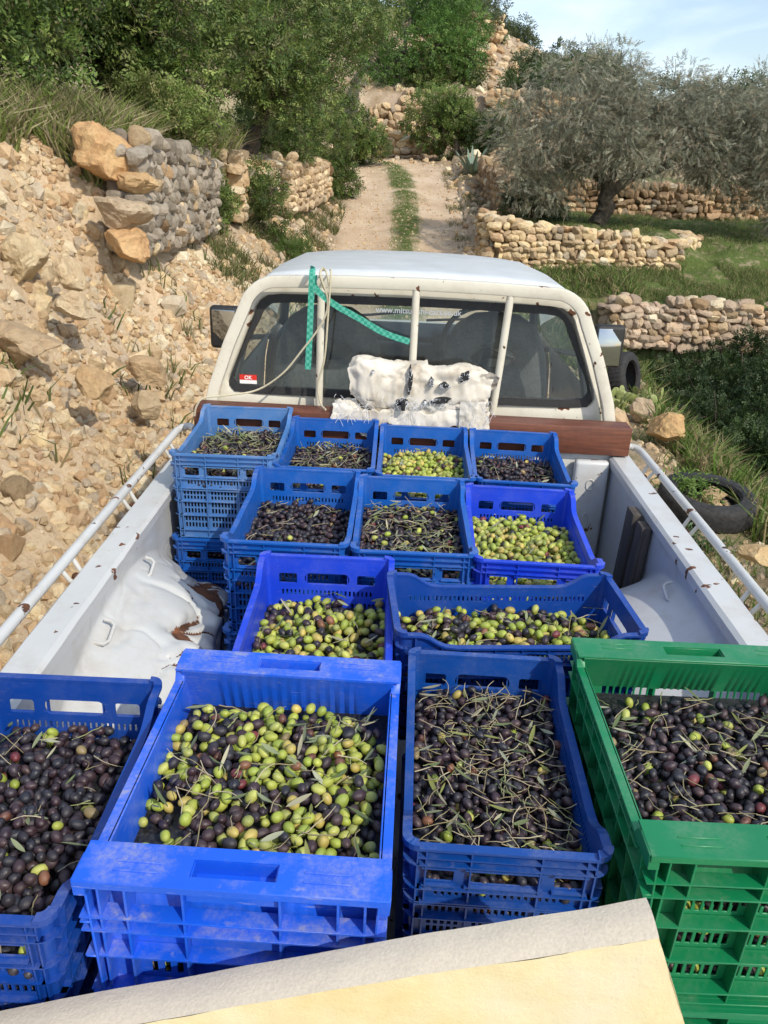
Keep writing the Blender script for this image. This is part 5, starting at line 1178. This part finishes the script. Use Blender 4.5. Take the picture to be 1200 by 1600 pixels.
for nm, (drop, gf, r, patch, nl_, nt_) in SPEC.items():
    _, kd, Lc, W, Hc, mt, cx, cy, rz, zt, lab = CRT[nm]
    iw = W-(.0 if kd == 'A' else .006); il = Lc-(0 if kd == 'A' else .098)
    n = int(iw*il/(r*r*2.7)*2.3); P = heap(il, iw, n, r, .010, 3+ord(nm)); P[:, 2] -= np.percentile(P[:, 2], 93); keep = P[:, 2] > -3.0*r; P = P[keep]
    # a vertical sheet of olives behind the slotted end wall
    m = int((iw-.072)/(r*1.95))+2; q = [( -iw/2+.036+k*r*1.95+RNG.uniform(-.002, .002), -Lc/2+(.036 if kd == 'A' else .050)+RNG.uniform(-.003, .003), -(j_+1.4)*r*1.8) for k in range(m-1) for j_ in range(int((Hc-drop)/(r*1.8))-1)]
    if nm in 'aejklm': P = np.concatenate([P, np.array(q)])
    c_, s_ = math.cos(R(rz)), math.sin(R(rz)); G = np.stack([cx+P[:, 0]*c_-P[:, 1]*s_, cy+P[:, 0]*s_+P[:, 1]*c_, zt-drop+P[:, 2]], -1)
    pn = vnoise(G, 22, 2, 3)*patch
    isg = (RNG.random(len(G))+pn*.9-patch*.03) < gf; isr = (RNG.random(len(G)) < (.035 if gf < .5 else .03))
    top = P[:, 2] > -1.35*r
    for p, g_, rd_, tp_ in zip(G, isg, isr, top):
        col = REDS[RNG.integers(4)] if rd_ else (GREENS[RNG.integers(6)] if g_ else DARKS[RNG.integers(6)]); col = col*RNG.uniform(.8, 1.2)
        allo.append((p, r*RNG.uniform(.84, 1.14)*(1.05 if g_ else 1), col, nm, 'r' if rd_ else ('g' if g_ else 'd'), tp_))
    u = RNG.uniform(-1, 1, (nl_+nt_, 2)); u[:, 0] *= iw/2-.03; u[:, 1] *= il/2-.03
    if nm == 'm': k = nl_//2; u[:k, 0] = iw*(.20+.18*RNG.random(k)); u[:k, 1] = il*(.0+.30*RNG.random(k))
    if nm == 'k': k = 24; u[:k, 0] = iw*(.1+.32*RNG.random(k)); u[:k, 1] = il*(.0+.4*RNG.random(k))
    if nm == 'a': k = 60; u[:k, 1] = il*(.05+.3*RNG.random(k))
    for i_, (a, b) in enumerate(u):
        litter.append((np.array([cx+a*c_-b*s_, cy+a*s_+b*c_, zt-drop+.008*(1-abs(a)/iw*2)+RNG.uniform(.002, .012)+.004]), 'leaf' if i_ < nl_ else 'twig', nm))
# lower stacks seen through their slots
for nm in 'ae':
    _, kd, Lc, W, Hc, mt, cx, cy, rz, zt, lab = CRT[nm]; r = .009
    for k in range(int((W-.07)/(r*1.95))+1):
        for j_ in range(9): allo.append((np.array((cx-W/2+.036+k*r*1.95, cy-Lc/2+.037, zt-Hc-.05-j_*r*1.85)), r, DARKS[RNG.integers(6)], nm, 'd', False))
def infr(p):
    d = p-CAM; z = d@CF; x = 600+FPX*(d@CR)/z; y = 800-FPX*(d@CU)/z; return 10 < x < 1190 and 10 < y < 1590 and not (y > 1560-(x/1010)*175+20), z
def visible_key(o):
    ok, z = infr(o[0]); near = np.linalg.norm(o[0]-CAM); return (near/o[1]) if (ok and o[5]) else 1e9
# hide those behind the near walls of the crates
def clear(o):
    _, kd, Lc, W, Hc, mt, cx, cy, rz, zt, lab = CRT[o[3]]; d = o[0]-CAM; yn = cy-Lc/2+(.0 if kd == 'A' else .03); s = (yn-CAM[1])/d[1]
    return CAM[2]+d[2]*s > zt+.002
order = sorted(range(len(allo)), key=lambda i: visible_key(allo[i]) if clear(allo[i]) else 1e9)
ind = set(order[:300])
V, F3, F4 = EL[1]; OM = {}
for k_, cols in (('g', GREENS), ('d', DARKS), ('r', REDS)):
    for ci, c in enumerate(cols):
        v = V*np.array((.87+.02*(ci % 3), .87+.02*(ci % 3), 1.14+.04*(ci % 4))); v = v*(1+.07*vnoise(v, 1.5, 2, ci)[:, None]); tone = c[None]*(1+.25*vnoise(V, 1.3, 2, ci+5)[:, None]); OM[k_, ci] = npmesh('olive', v, [F3, F4], M['olive'], tone)
WHERE = dict(k='the dusty bright blue crate', l='the deep blue crate', m='the green crate', j='the navy crate at lower left')  # the deep blue has shade put into the plastic colour
KN = dict(g='plump green olive', d='dark purple black olive', r='reddish half ripe olive')
def orot(): return (R(90)+RNG.normal()*.45, RNG.uniform(-.4, .4), RNG.uniform(0, 6.28))
for i in ind:
    p, r, col, nm, kk, tp_ = allo[i]; o = link('olive', OM[kk, int(RNG.integers(6 if kk != 'r' else 4))]); o.location = p; o.scale = tuple(r*RNG.uniform(.92, 1.08, 3)); o.rotation_euler = orot()
    tag(o, KN[kk]+' lying on the heap in '+WHERE.get(nm, 'a blue crate'), 'olive', {'g': 'green', 'd': 'dark', 'r': 'reddish'}[kk]+' olives in '+WHERE.get(nm, 'a blue crate'))
rest = [allo[i] for i in range(len(allo)) if i not in ind]
def olive_mass(items, lod):
    V, F3, F4 = EL[lod]; n = len(items); R3 = np.stack([rmat(*orot())@np.diag(RNG.uniform(.92, 1.08, 3)) for _ in range(n)]); S_ = np.array([o[1] for o in items]); Pp = np.array([o[0] for o in items]); C = np.array([o[2] for o in items])
    Vv = V*np.array((.89, .89, 1.20)); W_ = np.einsum('nij,vj->nvi', R3, Vv)*S_[:, None, None]+Pp[:, None]
    k = np.arange(n)[:, None, None]*len(V); tone = 1+.2*vnoise(W_.reshape(-1, 3), 70, 1)[:, None]
    return W_.reshape(-1, 3), (F3[None]+k).reshape(-1, 3), (F4[None]+k).reshape(-1, 4), np.repeat(C, len(V), 0)*tone
nearr = [o for o in rest if o[3] in 'jklm']; farr = [o for o in rest if o[3] not in 'jklm']
a1 = olive_mass(nearr, 1); a2 = olive_mass(farr, 0); n1 = len(a1[0])
# near black sheet standing for deeper olives under each heap
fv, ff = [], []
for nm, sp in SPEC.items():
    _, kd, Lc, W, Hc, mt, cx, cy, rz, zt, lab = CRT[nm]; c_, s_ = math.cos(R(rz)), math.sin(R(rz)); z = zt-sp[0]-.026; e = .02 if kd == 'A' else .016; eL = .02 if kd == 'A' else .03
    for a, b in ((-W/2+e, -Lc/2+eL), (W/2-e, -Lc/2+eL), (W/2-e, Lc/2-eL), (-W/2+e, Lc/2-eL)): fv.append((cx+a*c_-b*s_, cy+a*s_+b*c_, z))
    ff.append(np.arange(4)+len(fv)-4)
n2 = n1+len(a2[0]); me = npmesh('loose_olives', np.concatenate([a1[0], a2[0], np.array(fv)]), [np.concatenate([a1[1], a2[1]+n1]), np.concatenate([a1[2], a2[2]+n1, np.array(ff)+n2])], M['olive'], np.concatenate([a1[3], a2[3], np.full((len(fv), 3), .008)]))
tag(link('loose_olives', me), 'green and dark olives heaped in all the crates', 'olives', kind='stuff')
# leaves and twigs among the olives
LC = np.array([(.16, .20, .09), (.22, .25, .14), (.30, .32, .22), (.38, .36, .24), (.12, .16, .07), (.24, .26, .08)]); TC = np.array([(.36, .30, .18), (.46, .40, .27), (.26, .22, .12), (.30, .32, .14)])
def leafgeo(k):
    rg = np.random.default_rng(k); n = 7; ln = rg.uniform(.024, .046); wd = rg.uniform(.0020, .0038); cv = rg.uniform(-.35, .35); vs = []; c0 = LC[k % 6]*rg.uniform(.8, 1.2)
    for i in range(n):
        t = i/(n-1); w_ = wd*math.sin(math.pi*min(.999, max(.02, t)))**.7; x = (t-.5)*ln; z = -cv*x*x*14+abs(x)*.05; vs += [(x, -w_, z+.0008), (x, 0, z), (x, w_, z+.0008)]
    F = [(i*3+j, i*3+j+1, i*3+j+4, i*3+j+3) for i in range(n-1) for j in (0, 1)]; return np.array(vs), np.array(F), np.repeat(c0[None], len(vs), 0)
def twiggeo(k):
    rg = np.random.default_rng(k+50); ln = rg.uniform(.02, .065); mb = MB(); cv = rg.uniform(-.3, .3); P = [Vector(((t-.5)*ln, cv*ln*(1-(2*t-1)**2)*.5+rg.normal()*.0006, rg.normal()*.0008)) for t in np.linspace(0, 1, 6)]; mb.tube(P, [.0009, .0009, .0008, .0008, .0007, .0005], 5)
    return np.array(mb.v), mb, np.repeat((TC[k % 4]*rg.uniform(.8, 1.2))[None], len(mb.v), 0)
LG = [leafgeo(k) for k in range(18)]; LM = [npmesh('olive_leaf', v, f, M['litter'], c) for v, f, c in LG]
TG = []
for k in range(18):
    v, mb, c = twiggeo(k); f4 = np.array([f for f in mb.f if len(f) == 4]); TG.append((v, f4, c))
TM = [npmesh('twig', v, f, M['litter'], c) for v, f, c in TG]
def lrot(ty): return (RNG.normal()*.35, RNG.normal()*(.35 if ty == 'leaf' else .25), RNG.uniform(0, 6.28))
litter.sort(key=lambda q: (q[2] not in 'jklm', np.linalg.norm(q[0]-CAM)))
cnt = dict(leaf=0, twig=0); Vs, Fs, Cs = [], [], []; off = 0
for p, ty, nm in litter:
    G_, Mm = (LG, LM) if ty == 'leaf' else (TG, TM); k = int(RNG.integers(18)); rot = lrot(ty); sc = RNG.uniform(.8, 1.15)
    if cnt[ty] < 150 and nm in 'jklm' and infr(p)[0]:
        o = link('olive_leaf' if ty == 'leaf' else 'twig', Mm[k]); o.location = p; o.rotation_euler = rot; o.scale = (sc,)*3; cnt[ty] += 1
        tag(o, ('narrow grey green olive leaf' if ty == 'leaf' else 'thin dry pale twig')+' on the olives in '+WHERE[nm], 'leaf' if ty == 'leaf' else 'twig', ('leaves' if ty == 'leaf' else 'twigs')+' on the olives in '+WHERE[nm]); continue
    v, f, c = G_[k]; Vs.append((v*sc)@rmat(*rot).T+p); Fs.append(f+off); Cs.append(c); off += len(v)
tag(link('leaf_litter', npmesh('leaf_litter', np.concatenate(Vs), np.concatenate(Fs), M['litter'], np.concatenate(Cs))), 'olive leaves and thin twigs scattered over the olives', 'leaf litter', kind='stuff')

# ------------------------------------------------------------------ foam slab and white cloth in front
def foam():
    a = at_y(1030, 1466, .61); b = at_y(0, 1642, .61); c = at_y(1082, 1640, .61); rt = empty('foam_slab', (a[0], .61, a[2])); tag(rt, 'yellow foam slab with a pale cut edge standing in front of the crates', 'foam slab')
    ex = np.array(b)-a; ey = np.array(c)-a; ey = ey*(1.25); n, m = 120, 24; wdt = .050
    for nm, mat in (('face', 'foam'), ('edge', 'foamtop')):
        Vs = []
        if nm == 'face':
            for i in range(n+1):
                for j in range(m+1):
                    p = ex*(i/n*1.25)+ey*(j/m)*(1+.7*i/n); Vs.append((p[0], -.000, p[2]+.006*math.sin(i/n*3.1)*(1-j/m)))
        else:
            for i in range(n+1):
                for j in range(m+1):
                    p = ex*(i/n*1.25); Vs.append((p[0], wdt*j/m, p[2]+.003*math.sin(j/m*3.1)+.006*math.sin(i/n*3.1)))
        Vs = np.array(Vs); q = vnoise(Vs, 60, 3, 2); q2 = vnoise(Vs, 9, 2, 5)
        if nm == 'face': Vs[:, 1] += q*.0012+q2*.004
        Vs[:, 2] += q2*.003+q*.0006*(nm == 'edge')
        ix = np.arange((n+1)*(m+1)).reshape(n+1, m+1); F = np.stack([ix[:-1, :-1], ix[1:, :-1], ix[1:, 1:], ix[:-1, 1:]], -1).reshape(-1, 4)
        link(nm, npmesh(nm, Vs, F, M[mat]), rt)
    # right end and back
    mb = MB(); e = ey; mb.add([(0, 0, 0), (0, wdt, 0), (e[0], wdt, e[2]), (e[0], 0, e[2])], [(0, 1, 2, 3)]); f = ex*1.25; mb.add([(0, wdt, 0), (f[0], wdt, f[2]), (f[0]+e[0], wdt, f[2]+e[2]), (e[0], wdt, e[2])], [(0, 1, 2, 3)]); mb.build('back', M['foamtop'], rt)
foam()
mb = MB(); p = at_z(1150, 1580, 1.0)
mb.box((.26, .665, .80), (.80, .765, 1.0)); o = link('white_cloth', mb.mesh('white_cloth', M['cloth'], bevel=.025, seg=4)); tag(o, 'folded white cloth in front of the green crate', 'cloth')
